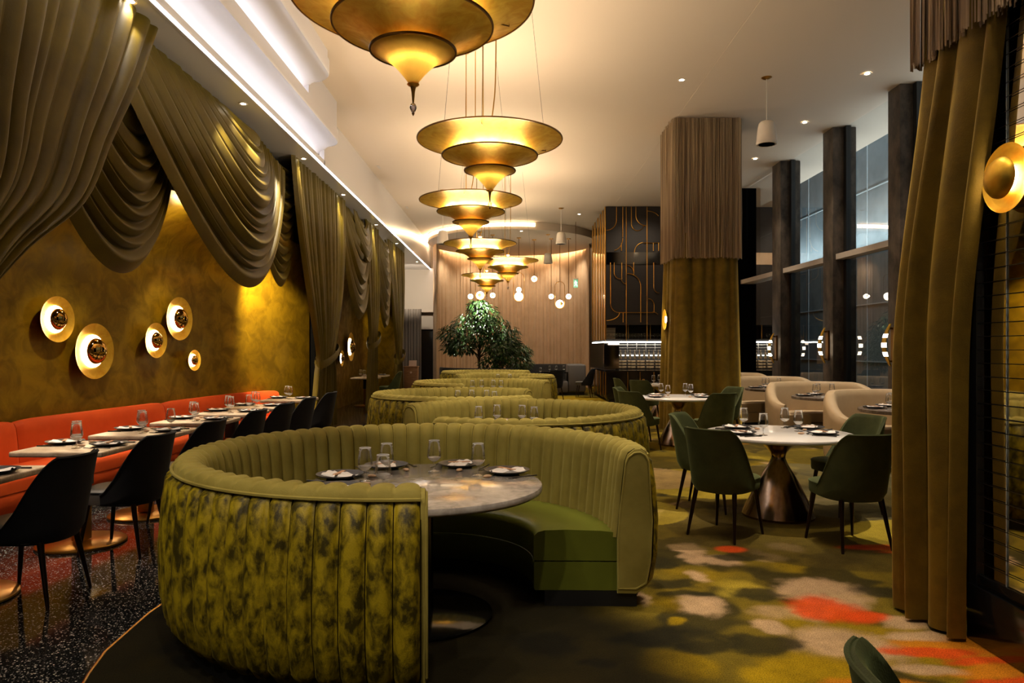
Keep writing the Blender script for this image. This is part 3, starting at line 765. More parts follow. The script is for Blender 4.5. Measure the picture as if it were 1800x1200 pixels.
def banq_table(x, y, label, sx=.68, sy=.64):
    t = thing('banquette_table', label, 'table', (x,y,0), group='stone tables along the orange banquette')
    MB().box(-sx/2,sx/2,-sy/2,sy/2,.708,.75).build('table_top', M['travertine'], t, bevel=.012, segs=3)
    MB().box(-.05,.05,-.05,.05,.03,.70).build('column', M['brass'], t, bevel=.006)
    MB().box(-.06,.06,-.06,.06,.45,.705).build('sleeve', M['black'], t, bevel=.004)
    MB().box(-.24,.24,-.2,.2,.694,.708).build('bracket', M['black'], t)
    MB().lathe([(0,0),(.30,0),(.31,.006),(.31,.018),(.3,.024),(0,.026)], 64).build('base_plate', M['brass'], t)
    return remember(t)
QY = [4.25,5.47,6.43,7.47,8.40,9.25,10.6]
ORD = ['first','second','third','fourth','fifth','sixth','last']
qt = banq_table(-3.31, QY[0], 'first stone table along the orange banquette, cut by the picture edge')
for y, nm in list(zip(QY, ORD))[1:]:
    dup(qt, '%s stone table along the orange banquette, counted from the camera' % nm, (-3.31,y,0))

# ------------------------------------------------------------------ the orange banquette
BL = [(-5.15,2.0,0),(-4.98,4.0,0),(-4.75,6.3,0),(-4.46,8.72,0),(-4.31,9.9,0),(-4.19,10.6,0),(-4.0,11.1,0),(-3.83,11.45,0)]
BP = crom(BL, 8)
def off(pts, d):
    out = []
    for i, p_ in enumerate(pts):
        t = (pts[min(i+1,len(pts)-1)]-pts[max(i-1,0)]).normalized(); out.append(p_+Vector((t.y,-t.x,0))*d)
    return out
bq = thing('banquette', 'long curving orange velvet banquette under the gold wall', 'banquette', (0,0,0))
def sweep(seg, prof, name, mat, capin=.0):
    t0 = [off(seg, d) for d, z in prof]
    rows = []
    for i in range(len(seg)): rows.append([(t0[k][i].x, t0[k][i].y, prof[k][1]) for k in range(len(prof))])
    mb = MB().grid(rows, cu=True); k = len(prof); o = len(mb.v)-len(seg)*k
    mb.f.append(tuple(o+i for i in range(k))); mb.f.append(tuple(o+(len(seg)-1)*k+i for i in reversed(range(k))))
    return mb.build(name, mat, bq, bevel=0)
backp = [(.02,.40),(.02,.80),(.04,.825),(.08,.835),(.125,.825),(.15,.79),(.165,.72),(.19,.55),(.20,.42),(.20,.40)]
def resample(pts, n):
    L_ = [0]
    for a, b in zip(pts, pts[1:]): L_.append(L_[-1]+(b-a).length)
    out = []
    for i in range(n+1):
        d = L_[-1]*i/n
        for k in range(len(pts)-1):
            if d <= L_[k+1]+1e-9: break
        out.append(pts[k].lerp(pts[k+1], (d-L_[k])/(L_[k+1]-L_[k])))
    return out
BR = resample(BP, 240)
tot = sum((b-a).length for a,b in zip(BR,BR[1:]))
# cushion joints where the photo shows them: y = 6.55 and 8.85
js = [0]+[min(range(len(BR)), key=lambda i: abs(BR[i].y-yy)) for yy in (4.55, 6.62, 8.86)]+[240]
for a, b in zip(js, js[1:]):
    seg = BR[a:b+1]; n = len(seg)
    rows = []
    for i in range(n):
        e = min(i, n-1-i)/7; k = 1 if e >= 1 else math.sqrt(max(0,1-(1-e)**2)); k = .72+.28*k
        t = (seg[min(i+1,n-1)]-seg[max(i-1,0)]).normalized(); nr = Vector((t.y,-t.x,0)); q = seg[i]
        if i == 0: q = q+t*.004
        if i == n-1: q = q-t*.004
        rows.append([(q.x+nr.x*(.02+(d-.02)*k), q.y+nr.y*(.02+(d-.02)*k), .40+(z-.40)*(.93+.07*((k-.72)/.28))) for d, z in backp])
    mb = MB().grid(rows, cu=True); k = len(backp)
    mb.f.append(tuple(range(k))); mb.f.append(tuple((n-1)*k+i for i in reversed(range(k))))
    mb.build('back_cushion', M['orange'], bq)
sweep(BR, [(.0,.30),(.0,.405),(.20,.445),(.40,.455),(.58,.45),(.63,.44),(.655,.415),(.66,.38),(.66,.30)], 'seat_cushion', M['orange'])
sweep(BR, [(.0,.10),(.0,.296),(.655,.296),(.658,.28),(.658,.11),(.65,.10)], 'seat_base', M['orange'])
sweep(BR, [(.0,0),(.0,.10),(.60,.10),(.60,0)], 'plinth', M['black'])

# ------------------------------------------------------------------ shell back chairs
def make_chair(name, label, mat, seatmat, legmat, group, piping):
    t = thing(name, label, 'chair', (0,0,0), group=group)
    TH = R(101); n = 40
    def top(th):
        y = -.31*math.cos(th) if abs(th) < PI/2 else .40*math.sin(abs(th)-PI/2)
        t = min(1, max(0, (y+.235)/.305)); return .86-.415*(.55*sm(t)+.45*t)
    def pos(th, h, inner):
        """h 0..1 up the shell"""
        zb = .365; zt = top(th); z = lerp(zb, zt, h)
        f = (z-.36)/.5
        w = .228+.045*f; d = .225+.09*f
        if inner: w -= .03; d -= .03
        x = w*math.copysign(abs(math.sin(th))**.8, math.sin(th)) if abs(th) < PI/2 else w*math.copysign(1, th)*(1-.10*(abs(th)-PI/2))
        y = -d*math.cos(th) if abs(th) < PI/2 else .40*math.sin(abs(th)-PI/2)
        y = -d*abs(math.cos(th))**.85 if abs(th) < PI/2 else y
        return Vector((x, y, z))
    hs = [0,.12,.25,.4,.55,.7,.85,.95,1]
    ths = [-TH+2*TH*i/n for i in range(n+1)]
    rows = []
    for th in ths:
        o = [pos(th,h,False) for h in hs]; i_ = [pos(th,h,True) for h in hs]
        o[0] = o[0]*1; o[0].x *= .9; o[0].y *= .9 if o[0].y < 0 else 1
        tip = (o[-1]+i_[-1])/2+Vector((0,0,.012))
        rows.append(o+[tip]+list(reversed(i_)))
    mb = MB().grid(rows); m_ = len(rows[0])
    mb.f.append(tuple(range(m_))); mb.f.append(tuple(n*m_+i for i in reversed(range(m_))))
    mb.build('backrest', mat, t, smooth=60)
    pp = [(pos(th,1,False)+Vector((0,0,.004))) for th in ths]
    MB().tube(pp, .006, 6).build('piping', piping, t)
    # seat: D-shaped cushion
    out = []
    for k in range(48):
        a = 2*PI*k/48; c, s_ = math.cos(a), math.sin(a)
        e = .55 if s_ > 0 else .8
        out.append((.222*math.copysign(abs(c)**e, c), (.295 if s_ > 0 else .185)*math.copysign(abs(s_)**e, s_)))
    rows = []
    for z, k in ((.372,.93),(.378,.985),(.40,1.0),(.45,1.0),(.468,.985),(.476,.94),(.482,.7),(.484,.0)):
        rows.append([(x*k, y*k, z) for x, y in out])
    mb = MB().grid(rows, cu=True); mb.f.append(tuple(reversed(range(48))))
    mb.build('seat', seatmat, t)
    MB().tube([(x*1.0, y*1.0, .462) for x, y in out], .005, 6, closed=True).build('seat_piping', piping, t)
    for sx in (-1,1):
        for sy in (-1,1):
            MB().tube([(.165*sx,(.20 if sy > 0 else -.13)*1.0,.375),(.205*sx,(.25 if sy > 0 else -.20),.0)], [.019,.010], 12).build('leg', legmat, t)
    return remember(t)
def rz_to(x, y, tx, ty): return math.atan2(ty-y, tx-x)-PI/2
gc = make_chair('dining_chair', 'green velvet shell chair at the front of the nearest white table, by the booth', M['greenchair'], M['greenchair'], M['leg'], 'green velvet chairs', M['greenchair'])
W1 = (2.37,6.33); W2 = (2.57,11.0)
offs = [(-136,.95),(-79,.97),(150,.66),(14,.72)]
nm1 = [None,'green velvet shell chair at the front of the nearest white table, by the mirrored partition','green velvet shell chair on the far side of the nearest white table, towards the booths','green velvet shell chair on the far side of the nearest white table, towards the windows']
nm2 = ['green velvet shell chair at the front of the second white table, by the booths','green velvet shell chair at the front of the second white table, towards the windows','green velvet shell chair behind the second white table, towards the bar','green velvet shell chair behind the second white table, beside the fringed column']
def seat_at(c, o_): a = R(o_[0]); return (c[0]+o_[1]*math.cos(a), c[1]+o_[1]*math.sin(a))
CH0 = .012
for i, o_ in enumerate(offs):
    x, y = seat_at(W1, o_); rz = rz_to(x, y, *W1)
    if i == 0: gc.location = (x,y,CH0); gc.rotation_euler = (0,0,rz)
    else: dup(gc, nm1[i], (x,y,CH0), rz)
for i, o_ in enumerate([(-140,.93),(-72,.97),(160,.70),(22,.85)]):
    x, y = seat_at(W2, o_); dup(gc, nm2[i], (x,y,CH0), rz_to(x, y, *W2))
dup(gc, 'green velvet shell chair beside the black bar counter, facing the small pale table', (2.42,14.75,CH0), R(-88))
dup(gc, 'green velvet shell chair with its back to the booths at the small pale table', (2.62,14.05,CH0), R(-40))
dup(gc, 'green chair back cut off by the bottom edge of the photo', (.98,1.33,CH0), R(-92))
dc = make_chair('side_chair', 'black shell chair at the first banquette table, nearest the camera', M['charcoal'], M['seatgrey'], M['leg'], 'black chairs along the banquette tables', M['charcoal'])
CY = [4.28,5.30,6.27,7.33,8.24,9.19,10.3]
dc.location = (-2.86,CY[0],0); dc.rotation_euler = (0,0,R(90))
for y, nm in list(zip(CY, ORD))[1:]:
    dup(dc, 'black shell chair drawn up to the %s banquette table from the camera' % nm, (-2.86,y,0), R(90+rnd.uniform(-3,3)))

# ------------------------------------------------------------------ cream booths under the windows
def cream_booth(x, y, label, rz):
    t = thing('window_booth', label, 'booth', (x,y,.012), rz, group='cream booths under the windows')
    Rr = .92; a0, a1 = -22, 202; n = 64
    def h(a):
        k = min(1, min(a-a0, a1-a)/62); return .62+.31*sm(k)
    rows = []
    for j in range(n+1):
        a = a0+(a1-a0)*j/n; A = R(a); H = h(a); c, s_ = math.cos(A), math.sin(A)
        e = min(1, min(j, n-j)/3); th = .17*(.55+.45*math.sqrt(1-(1-e)**2)); mid = Rr-.085
        pr = [(mid+th/2-.01,.10),(mid+th/2,.14),(mid+th/2,H-.09),(mid+th/2-.02,H-.03),(mid+th/4,H-.005),(mid,H),(mid-th/4,H-.005),(mid-th/2+.02,H-.03),(mid-th/2,H-.09),(mid-th/2-.03,.42),(mid-th/2-.03,.10)]
        rows.append([(r_*c, r_*s_, z) for r_, z in pr])
    mb = MB().grid(rows, cu=True); k = len(rows[0])
    mb.f.append(tuple(range(k))); mb.f.append(tuple(n*k+i for i in reversed(range(k))))
    mb.build('backrest', M['cream'], t)
    for (nm, z0, z1, ri) in (('seat_cushion',.29,.45,.30),('seat_base',.10,.283,.31)):
        rows = []
        for j in range(41):
            A = R(a0+4+(a1-a0-8)*j/40); c, s_ = math.cos(A), math.sin(A); ro = Rr-.17
            rows.append([(r_*c, r_*s_, z) for r_, z in ((ro,z0),(ro,z1),(ri+.05,z1),(ri+.01,z1-.02),(ri,z1-.05),(ri,z0))])
        mb = MB().grid(rows, cu=True); mb.f.append(tuple(range(6))); mb.f.append(tuple(40*6+i for i in reversed(range(6))))
        mb.build(nm, M['cream'], t)
    rows = []
    for j in range(41):
        A = R(a0+3+(a1-a0-6)*j/40); c, s_ = math.cos(A), math.sin(A)
        rows.append([(r_*c, r_*s_, z) for r_, z in ((Rr-.06,0),(Rr-.06,.1),(.36,.1),(.36,0))])
    mb = MB().grid(rows, cu=True); mb.f.append((0,1,2,3)); mb.f.append(tuple(160+i for i in (3,2,1,0)))
    mb.build('plinth', M['black'], t)
    return remember(t)
WB = [(4.92,8.95),(4.98,11.25),(4.98,13.5),(4.95,15.75)]
WBN = ['nearest','second','third','farthest']
wb = cream_booth(*WB[0], 'nearest cream booth under the windows, beside the velvet curtain', R(0))
for (x,y), nm in list(zip(WB, WBN))[1:]:
    dup(wb, '%s cream booth from the camera, under the windows' % nm, (x,y,.012), R(0))
def window_table(x, y, label):
    t = thing('window_table', label, 'table', (x,y,.012), group='brown stone tables in the cream booths')
    z1 = .738
    MB().lathe([(0,z1-.045),(.545,z1-.045),(.55,z1-.04),(.55,z1-.006),(.542,z1),(0,z1)], 64).build('table_top', M['dark_stone'], t)
    MB().lathe([(.045,.02),(.045,z1-.06),(.15,z1-.05),(.15,z1-.045)], 24).build('column', M['black'], t)
    MB().lathe([(0,0),(.24,0),(.24,.012),(.05,.022),(0,.022)], 40).build('base_plate', M['black'], t)
    return remember(t)
WT = [(x-.02, y-.12) for x,y in WB]
wt = window_table(*WT[0], 'brown stone table in the nearest cream booth')
for (x,y), nm in list(zip(WT, WBN))[1:]: dup(wt, 'brown stone table in the %s cream booth' % nm, (x,y,.012))
M['led'] = emat('led_ring', (1,.87,.60), 66)
M['gold_thin'] = pmat('gold_leaf_thin', lin((216,178,66)), lin((196,150,42)), scale=9, rough=.4, metal=.75, detail=8, dist=.8)
_n = M['gold_thin'].node_tree; _t = _n.nodes.new('ShaderNodeBsdfTranslucent'); _t.inputs[0].default_value = (1,.74,.3,1); _m = _n.nodes.new('ShaderNodeMixShader'); _m.inputs[0].default_value = .24
_n.links.new(_n.nodes['Principled BSDF'].outputs[0], _m.inputs[1]); _n.links.new(_t.outputs[0], _m.inputs[2]); _n.links.new(_m.outputs[0], _n.nodes['Material Output'].inputs['Surface'])
# ------------------------------------------------------------------ tiered brass chandeliers
def chandelier(x, y, label):
    t = thing('chandelier', label, 'chandelier', (x,y,3.47), group='tiered gold chandeliers in a row')
    # local z 0 = rim of the largest tier
    def horn(r0, r1, drop, n=14, p=1.9):
        return [(lerp(r0, r1, k/n), -drop*( (k/n)**p*.78+.22*(k/n)) ) for k in range(n+1)]
    tiers = [('upper_tier', .685, .10, .31, 0.0), ('middle_tier', .452, .18, .125, -.150), ('lower_tier', .242, .022, .185, -.290)]
    for nm, r0, r1, dr, z0 in tiers:
        out = horn(r0, r1, dr); prof = [(r, z+z0) for r, z in out]
        inn = [(r-.002, z+z0+.006) for r, z in reversed(out)]
        o = MB().lathe(prof+inn, 96, closed=True).build(nm, M['gold_thin' if nm == 'lower_tier' else 'gold_leaf'], t, smooth=70)
        MB().lathe([(r0-.006,z0-.004),(r0+.004,z0-.004),(r0+.006,z0+.003),(r0+.004,z0+.009),(r0-.006,z0+.009)], 96, closed=True).build('rim', M['dark_brass'], o)
    MB().lathe([(0,-.462),(.03,-.468),(.036,-.476),(.028,-.484),(.016,-.49),(.010,-.52),(.007,-.56),(.005,-.578),(0,-.58)], 24).build('finial', M['brass'], t)
    MB().lathe([(0,-.578),(.012,-.585),(.02,-.6),(.019,-.612),(.012,-.628),(.004,-.635),(0,-.636)], 16).build('crystal_drop', M['crystal'], t)
    MB().lathe([(.003,-.634),(.009,-.638),(.004,-.65),(0,-.655)], 10).build('drop_tip', M['dark_brass'], t)
    H = CZ-3.47
    MB().tube([(0,0,-.46),(0,0,.12)], .009, 8).build('stem', M['brass'], t)
    MB().lathe([(0,.09),(.018,.10),(.03,.125),(.034,.13),(.03,.135),(0,.138)], 20).build('cup', M['brass'], t)
    MB().tube(crom([(0,0,.13),(.03,.02,.3),(.055,.03,.7),(.06,.03,H-.02)],6), .006, 8).build('cord', M['brass'], t)
    MB().tube([(-.07,.1,0),(-.07,.1,H)], .006, 8).build('rod', M['brass'], t)
    MB().lathe([(0,H-.03),(.03,H-.026),(.05,H-.008),(.05,H),(0,H)], 20, c=(-.07,.1,0)).build('ceiling_rose', M['brass'], t)
    for a in (25, 145, 265):
        c, s_ = math.cos(R(a)), math.sin(R(a))
        MB().tube([(.6*c,.6*s_,-.03),(.36*c,.36*s_,H)], .0016, 5).build('cable', M['steel'], t)
        MB().tube([(.6*c,.6*s_,-.03),(0,0,-.02)], .004, 5).build('spoke', M['dark_brass'], t)
    for r_, z_, q_ in ((.36,-.158,.010),(.105,-.332,.011)):
        MB().tube([(r_*math.cos(2*PI*k/36), r_*math.sin(2*PI*k/36), z_) for k in range(36)], q_, 6, closed=True).build('light_ring', M['led'], t)
    return remember(t)
CH = [(-.56,4.03),(-.21,6.74),(-.55,9.5),(-.60,13.4),(-.09,16.0),(-.68,19.2)]
CHN = ['largest looking tiered gold chandelier, above the nearest booth','second tiered gold chandelier, above the second booth','third tiered gold chandelier, below and behind the second one',
       'fourth tiered gold chandelier, with a white pendant beside its rim','tiered gold chandelier hanging off line, nearer the bar than the rest','farthest tiered gold chandelier, just above the tree']
ch0 = chandelier(*CH[0], CHN[0])
for (x,y), nm in list(zip(CH, CHN))[1:]: dup(ch0, nm, (x,y,3.47))
for i, (x,y) in enumerate(CH):
    light('AREA', 'chandelier_uplight', (x,y,3.56), 42, (1,.80,.56), .5, target=(x,y,9))

# ------------------------------------------------------------------ disc wall lights
def sconce(y, z, dia, label, xw, nang):
    """dish with a mirrored dome standing off it; faces the room"""
    t = thing('wall_sconce', label, 'wall light', (xw,y,z), nang, group='round gold wall lights over the banquette')
    r = dia/2; s = dia/.5
    # local +x is out of the wall
    def L2(prof): return [(q, x) for q, x in prof]
    Mx = Matrix.Rotation(R(90), 4, 'Y')
    dish = [(0,.055),(r*.5,.058),(r*.8,.072),(r*.985,.098),(r,.10),(r*.99,.094),(r*.8,.062),(r*.5,.048),(0,.045)]
    MB().lathe(dish, 64).xf(Mx).build('dish', M['gold_leaf'], t, smooth=60)
    MB().lathe([(0,.001),(r*.3,.001),(r*.3,.046),(0,.046)], 32).xf(Mx).build('mount', M['dark_brass'], t)
    MB().lathe([(r*.25,.060),(r*.59,.066),(r*.59,.074),(r*.25,.072)], 48, closed=True).xf(Mx).build('light_ring', M['warm_emit'], t)  # lamp behind the dome, widened so its glow also paints the dish's reflection
    dz = .082+.02*s
    dome = [(r*.47,dz),(r*.46,dz+.015*s),(r*.40,dz+.038*s),(r*.27,dz+.058*s),(r*.12,dz+.068*s),(0,dz+.07*s)]
    MB().lathe(dome+[(0,dz+.004)]+[], 48).xf(Mx).build('mirror_dome', M['dome'], t, smooth=60)
    MB().tube([(.05,0,0),(dz+.01,0,0)], .02*s, 10).build('stem', M['brass'], t)
    return t
M['dome'] = pmat('mirrored_dome', lin((190,150,80)), rough=.05, metal=1)
def nichex(y):
    for a, b in zip(NICHE, NICHE[1:]):
        if a.y <= y <= b.y:
            k = (y-a.y)/(b.y-a.y); return lerp(a.x,b.x,k), math.atan2(-(b.x-a.x), (b.y-a.y))
    return -4.5, 0
for px, py, dia, nm in ((107,561,.47,'disc wall light nearest the camera end of the gold wall'),(172,617,.61,'largest and lowest disc wall light on the gold wall'),
                  (279,598,.44,'middle sized disc wall light beside and below the upper one'),(320,560,.57,'disc wall light set highest at the far end of the gold wall'),(346,633,.285,'smallest disc wall light on the gold wall')):
    y = 6.0
    for _ in range(60):
        xw, an = nichex(y); y2 = (xw+.12)*1250/(px-900); y = y*.5+y2*.5
    z = 1.5+(612-py)/1250*y
    sconce(y, z, dia, nm, xw, an)
    light('POINT', 'sconce_light', (xw+.115, y, z), 16*dia, WARM, .03)
for y, z, dia, nm in ((18.75,1.54,.75,'large disc wall light inside the far gold alcove'),(17.75,1.25,.4,'small disc wall light low in the far gold alcove, half hidden')):
    sconce(y, z, dia, nm, -4.34, 0); light('POINT','sconce_light',(-4.2,y,z),4,WARM,.03)

def crescent(y, z, label):
    """brass dish seen edge-on from the room: a bowed band with three lit panels"""
    x = wallx(y); t = thing('wall_sconce', label, 'wall light', (x,y,z), R(1.8), group='brass bow wall lights on the dark pillars')
    n = 36; hh = .325
    def arc(v): return -.07-.10*math.cos(v*PI/2)**1.0
    def band(v0, v1, k, w, th):
        rows = []
        for i in range(k+1):
            v = lerp(v0,v1,i/k); xx = arc(v); ww = w*(.25+.75*math.cos(v*PI/2)**.7)
            rows.append([(xx,-ww,v*hh),(xx,ww,v*hh),(xx+th,ww,v*hh),(xx+th,-ww,v*hh)])
        mb = MB().grid(rows, cu=True); mb.f.append((0,1,2,3)); mb.f.append(tuple(k*4+i for i in (3,2,1,0))); return mb
    band(-1,1,n,.055,.016).build('brass_bow', M['gold_leaf'], t)
    for v0, v1 in ((-.54,-.34),(-.12,.10),(.34,.52)):
        rows = []
        b = band(v0,v1,6,.056,.02); b.xf(Matrix.Translation((-.003,0,0))); b.build('light_panel', M['bow_panel'], t)
    MB().box(-.03,-.002,-.05,.05,-.27,.27).build('back_plate', M['dark_brass'], t)
    for s_ in (-1,1): MB().box(-.08,-.02,-.012,.012,s_*.25-.012,s_*.25+.012).build('bracket', M['dark_brass'], t)
    return t
for k, (py, nm) in enumerate(((632,'farthest brass bow wall light, on the pillar beside the fringed column'),(607,'middle brass bow wall light on the dark pillars'),(606,'nearest brass bow wall light on the dark pillars'))):
    y = pil[k]*1.014; crescent(y, 1.5+(612-py)/1250*y+(.0 if k else .25), nm)

# gold double disc on the mirrored partition
t = thing('wall_sconce', 'gold double disc wall light fixed to the mirrored partition', 'wall light', (PX,3.34,2.30), R(180))
Mx = Matrix.Rotation(R(90), 4, 'Y')
MB().lathe([(0,.03),(.10,.032),(.15,.042),(.162,.055),(.158,.048),(.1,.024),(0,.02)], 64).xf(Mx).build('back_disc', M['gold_leaf'], t)
MB().lathe([(0,.002),(.05,.002),(.05,.022),(0,.022)], 24).xf(Mx).build('mount', M['brass'], t)
MB().lathe([(.03,.034),(.062,.036),(.062,.046),(.03,.046)], 32, closed=True).xf(Mx).build('light_ring', M['warm_emit'], t)
b = MB().lathe([(.098,.075),(.096,.085),(.08,.105),(.05,.122),(.02,.129),(0,.13),], 48); b.xf(Mx); b.build('front_dome', M['gold_leaf'], t)
MB().tube([(.02,0,0),(.125,0,0)], .012, 8).build('stem', M['brass'], t)
MB().lathe([(0,.072),(.098,.075)], 48).xf(Mx).build('dome_back', M['gold_leaf'], t)
light('POINT','sconce_light',(PX-.062,3.34,2.30),2.5,WARM,.02)
# small gold disc on the curtained column
t = thing('wall_sconce', 'gold disc wall light on the side of the curtained column', 'wall light', (2.86,12.85,2.02), R(180))
MB().lathe([(0,.06),(.12,.07),(.18,.1),(.185,.105),(.12,.06),(0,.05)], 40).xf(Mx).build('dish', M['gold_leaf'], t)
MB().lathe([(0,0),(.05,0),(.05,.055),(0,.055)], 20).xf(Mx).build('mount', M['brass'], t)
MB().lathe([(.03,.07),(.06,.075),(.06,.085),(.03,.085)], 24, closed=True).xf(Mx).build('light_ring', M['warm_emit'], t)
light('POINT','sconce_light',(2.70,12.85,2.02),5,WARM,.03)

# ------------------------------------------------------------------ pendants
def pendant(x, y, zb, label, s=1.0, ztop=CZ):
    t = thing('cone_pendant', label, 'pendant', (x,y,zb), group='white cone pendants')
    MB().lathe([(.118*s,0),(.142*s,.0),(.150*s,.012),(.150*s,.035),(.146*s,.04),(.138*s,.14*s),(.125*s,.25*s),(.112*s,.31*s),(.09*s,.335*s),(.05*s,.345*s),(0,.347*s)], 40).build('housing', M['speaker'], t)
    MB().lathe([(0,.018),(.118*s,.018),(.120*s,.0)], 40).build('grille', M['transom'], t)
    MB().tube([(0,0,.34*s),(0,0,ztop-zb-.02)], .006, 6).build('cord', M['speaker'], t)
    MB().lathe([(0,ztop-zb-.03),(.04,ztop-zb-.028),(.075,ztop-zb-.008),(.075,ztop-zb),(0,ztop-zb)], 24).build('ceiling_rose', M['brass'], t)
    return t
pendant(3.76, 10.5, 1.5+(612-254)/1250*10.5, 'large white cone pendant hanging beside the fringed column')
pendant(1.40, 20.3, 1.5+(612-429)/1250*20.3, 'white cone pendant hanging in front of the oval ceiling, by the bar')
pendant(-1.75, 18.0, 1.5+(612-429)/1250*18.0, 'white cone pendant half hidden by a chandelier rim')
pendant(1.19, 23.5, 1.5+(612-463)/1250*23.5, 'white cone pendant farthest away, under the oval ceiling', ztop=5.26)

def globe_pendant(x, y, z, r, label, loop=True, second=None, disc=None):
    t = thing('globe_pendant', label, 'pendant', (x,y,z), group='glowing globe pendants over the back tables')
    MB().lathe([(r*math.sin(PI*k/14), -r*math.cos(PI*k/14)) for k in range(15)], 24).build('globe', M['globe'], t)
    if disc: MB().lathe([(0,0),(r*.4,0),(r*.42,.01),(0,.012)], 16).xf(Matrix.Translation((disc*r*.3,-r-.004,0))@Matrix.Rotation(R(90),4,'X')).build('disc', M['dark_brass'], t)
    top = r
    if second:
        MB().lathe([(second*math.sin(PI*k/14), r+second-second*math.cos(PI*k/14)) for k in range(15)], 24).build('globe', M['globe'], t); top = r+2*second
    if loop:
        w = r*1.22; h = r*4.4
        pts = [(w*math.cos(a), 0, -.0+w*math.sin(a)-.0*r) for a in [PI+PI*k/12 for k in range(13)]]+[(w*math.cos(a), 0, h+w*math.sin(a)) for a in [PI*k/12 for k in range(13)]]
        MB().tube(pts, .010, 6, closed=True).build('loop', M['brass'], t); top = h+w
        if not second: MB().tube([(0,0,r),(0,0,h+w)], .004, 5).build('wire', M['dark_brass'], t)
    MB().tube([(0,0,top),(0,0,5.26-z-.01)], .010, 6).build('rod', M['dark_brass'], t)
    MB().lathe([(0,5.26-z-.03),(.06,5.26-z-.026),(.08,5.26-z-.006),(.08,5.26-z),(0,5.26-z)], 16).build('ceiling_rose', M['brass'], t)
    light('POINT','globe_light',(x,y-r-.06,z),2,SOFT,.03)
def gp(px, py, y, rpx, label, **k): globe_pendant((px-900)/1250*y, y, 1.5+(612-py)/1250*y, rpx/1250*y, label, **k)
gp(912,521,24.2,7.5,'glowing globe pendant with a smaller globe stacked on a larger one', second=.085)
gp(939,490,24.6,5,'single glowing globe hanging highest, without a loop', loop=False, disc=.1)
gp(969,521,24.4,4.4,'small glowing globe hanging on the tree side of a looped pair', loop=False, disc=-.1)
gp(984,534,23.9,7,'glowing globe hanging lowest in a brass loop near the bar', disc=.9)
gp(999.5,521,24.4,4.6,'small glowing globe hanging on the bar side of a looped pair', loop=False, disc=.1)
gp(827,521,23.4,4.6,'small glowing globe above the tree, outermost towards the curtains', loop=False, disc=.1)
gp(844,519,23.0,7,'glowing globe in a brass loop right above the tree top', disc=-.2)
gp(866,519,23.6,4.6,'small glowing globe above the tree, on its bar side', loop=False, disc=.1)

# ------------------------------------------------------------------ recessed downlights
def downlight(x, y, z, label, e=60, ang=62, r=.045, grp='recessed ceiling downlights', tgt=None, on=True):
    t = thing('downlight', label, 'downlight', (x,y,z), group=grp)
    MB().lathe([(r*.8,-.004),(r*1.25,-.008),(r*1.35,-.004),(r*1.35,.0),(r*.8,.0)], 24, closed=True).build('trim_ring', M['speaker'], t)
    MB().lathe([(0,-.003),(r*.8,-.003),(r*.8,-.001),(0,-.001)], 20).build('lens', M['lens'], t)
    if on: light('SPOT','downlight_or_fill_beam',(x,y,z-.03),e,SOFT,.04,target=tgt or (x,y,0),angle=ang,blend=.7)
C2 = CZ-.012
downlight(2.53,10.6,CZ,'recessed ceiling downlight alone in the middle of the ceiling, before the fringed column',150,60)
for x,y,nm in ((5.16,10.33,'recessed downlight nearest the camera in the window side row'),(5.17,12.56,'recessed downlight in the window side row, right above the nearest pillar gap'),(5.12,14.97,'recessed downlight in the window side row, beside the fringed column')):
    downlight(x,y,C2,nm,110,64)
downlight(2.0,21.2,CZ,'recessed ceiling downlight by the top of the bar tower',90,60)
downlight(.3,22.8,CZ-.24,'tiny recessed downlight in the oval ceiling',110,50,tgt=(.3,22.8,0))
for x,y,nm in ((-3.34,6.23,'recessed soffit downlight at the top edge of the photo'),(-3.34,8.84,'recessed soffit downlight above the largest swag'),(-3.34,11.4,'recessed soffit downlight above the end of the largest swag'),(-3.34,14.07,'recessed soffit downlight above the tied curtain'),
               (-3.34,17.5,'recessed soffit downlight above the dark doorway swag'),(-3.34,20.6,'recessed soffit downlight above the alcove swag'),(-3.34,25.0,'recessed soffit downlight past the last curtain')):
    downlight(x,y,SZ,nm,26 if y < 12 else 48,75,r=.04,grp='recessed soffit downlights')
# ------------------------------------------------------------------ bar tower and counter
bt = thing('bar_canopy', 'tall dark bar tower inlaid with curving brass lines', 'bar', (0,0,0))
BX0, BX1, BY0, BY1 = 2.63, 5.2, 20.0, 23.2
MB().box(BX0+.01,BX1,BY0+.01,BY1,2.16,CZ-.015).build('front_panel', M['panel'], bt)
MB().box(BX0-.004,BX0+.012,BY0+.03,BY1-.02,1.74,CZ-.015).build('side_mirror', M['mirror_dark'], bt)
MB().box(BX0+.03,BX1,BY0-.012,BY0+.012,3.86,4.2).build('glass_band', M['mirror_dark'], bt)
def bpx(px, py): return ((px-900)/1250*BY0, BY0-.02, 1.5+(612-py)/1250*BY0)
def cpx(x, y): return bpx(1020+x/3.431, 350+y/3.431)        # as measured in a close view of the tower
ln = []
def V(x, y0, y1): ln.append([cpx(x,y0), cpx(x,y1)])
def A(cx, cy, r, a0, a1, ry=None): ln.append([cpx(cx+r*math.cos(R(a0+(a1-a0)*k/10)), cy+(ry or r)*math.sin(R(a0+(a1-a0)*k/10))) for k in range(11)])
for x in (150,277,402): V(x,46,860)
V(218,46,130); A(158,128,60,0,90); V(256,46,230); A(196,235,60,0,80,75); V(248,265,312)
V(308,46,150); A(346,152,38,180,10); V(335,46,100); A(395,100,60,180,90); A(402,132,80,270,330,60); A(382,322,56,180,265,60); V(440,262,312)
ln.append([cpx(380,264),cpx(480,264)]); V(472,264,312)
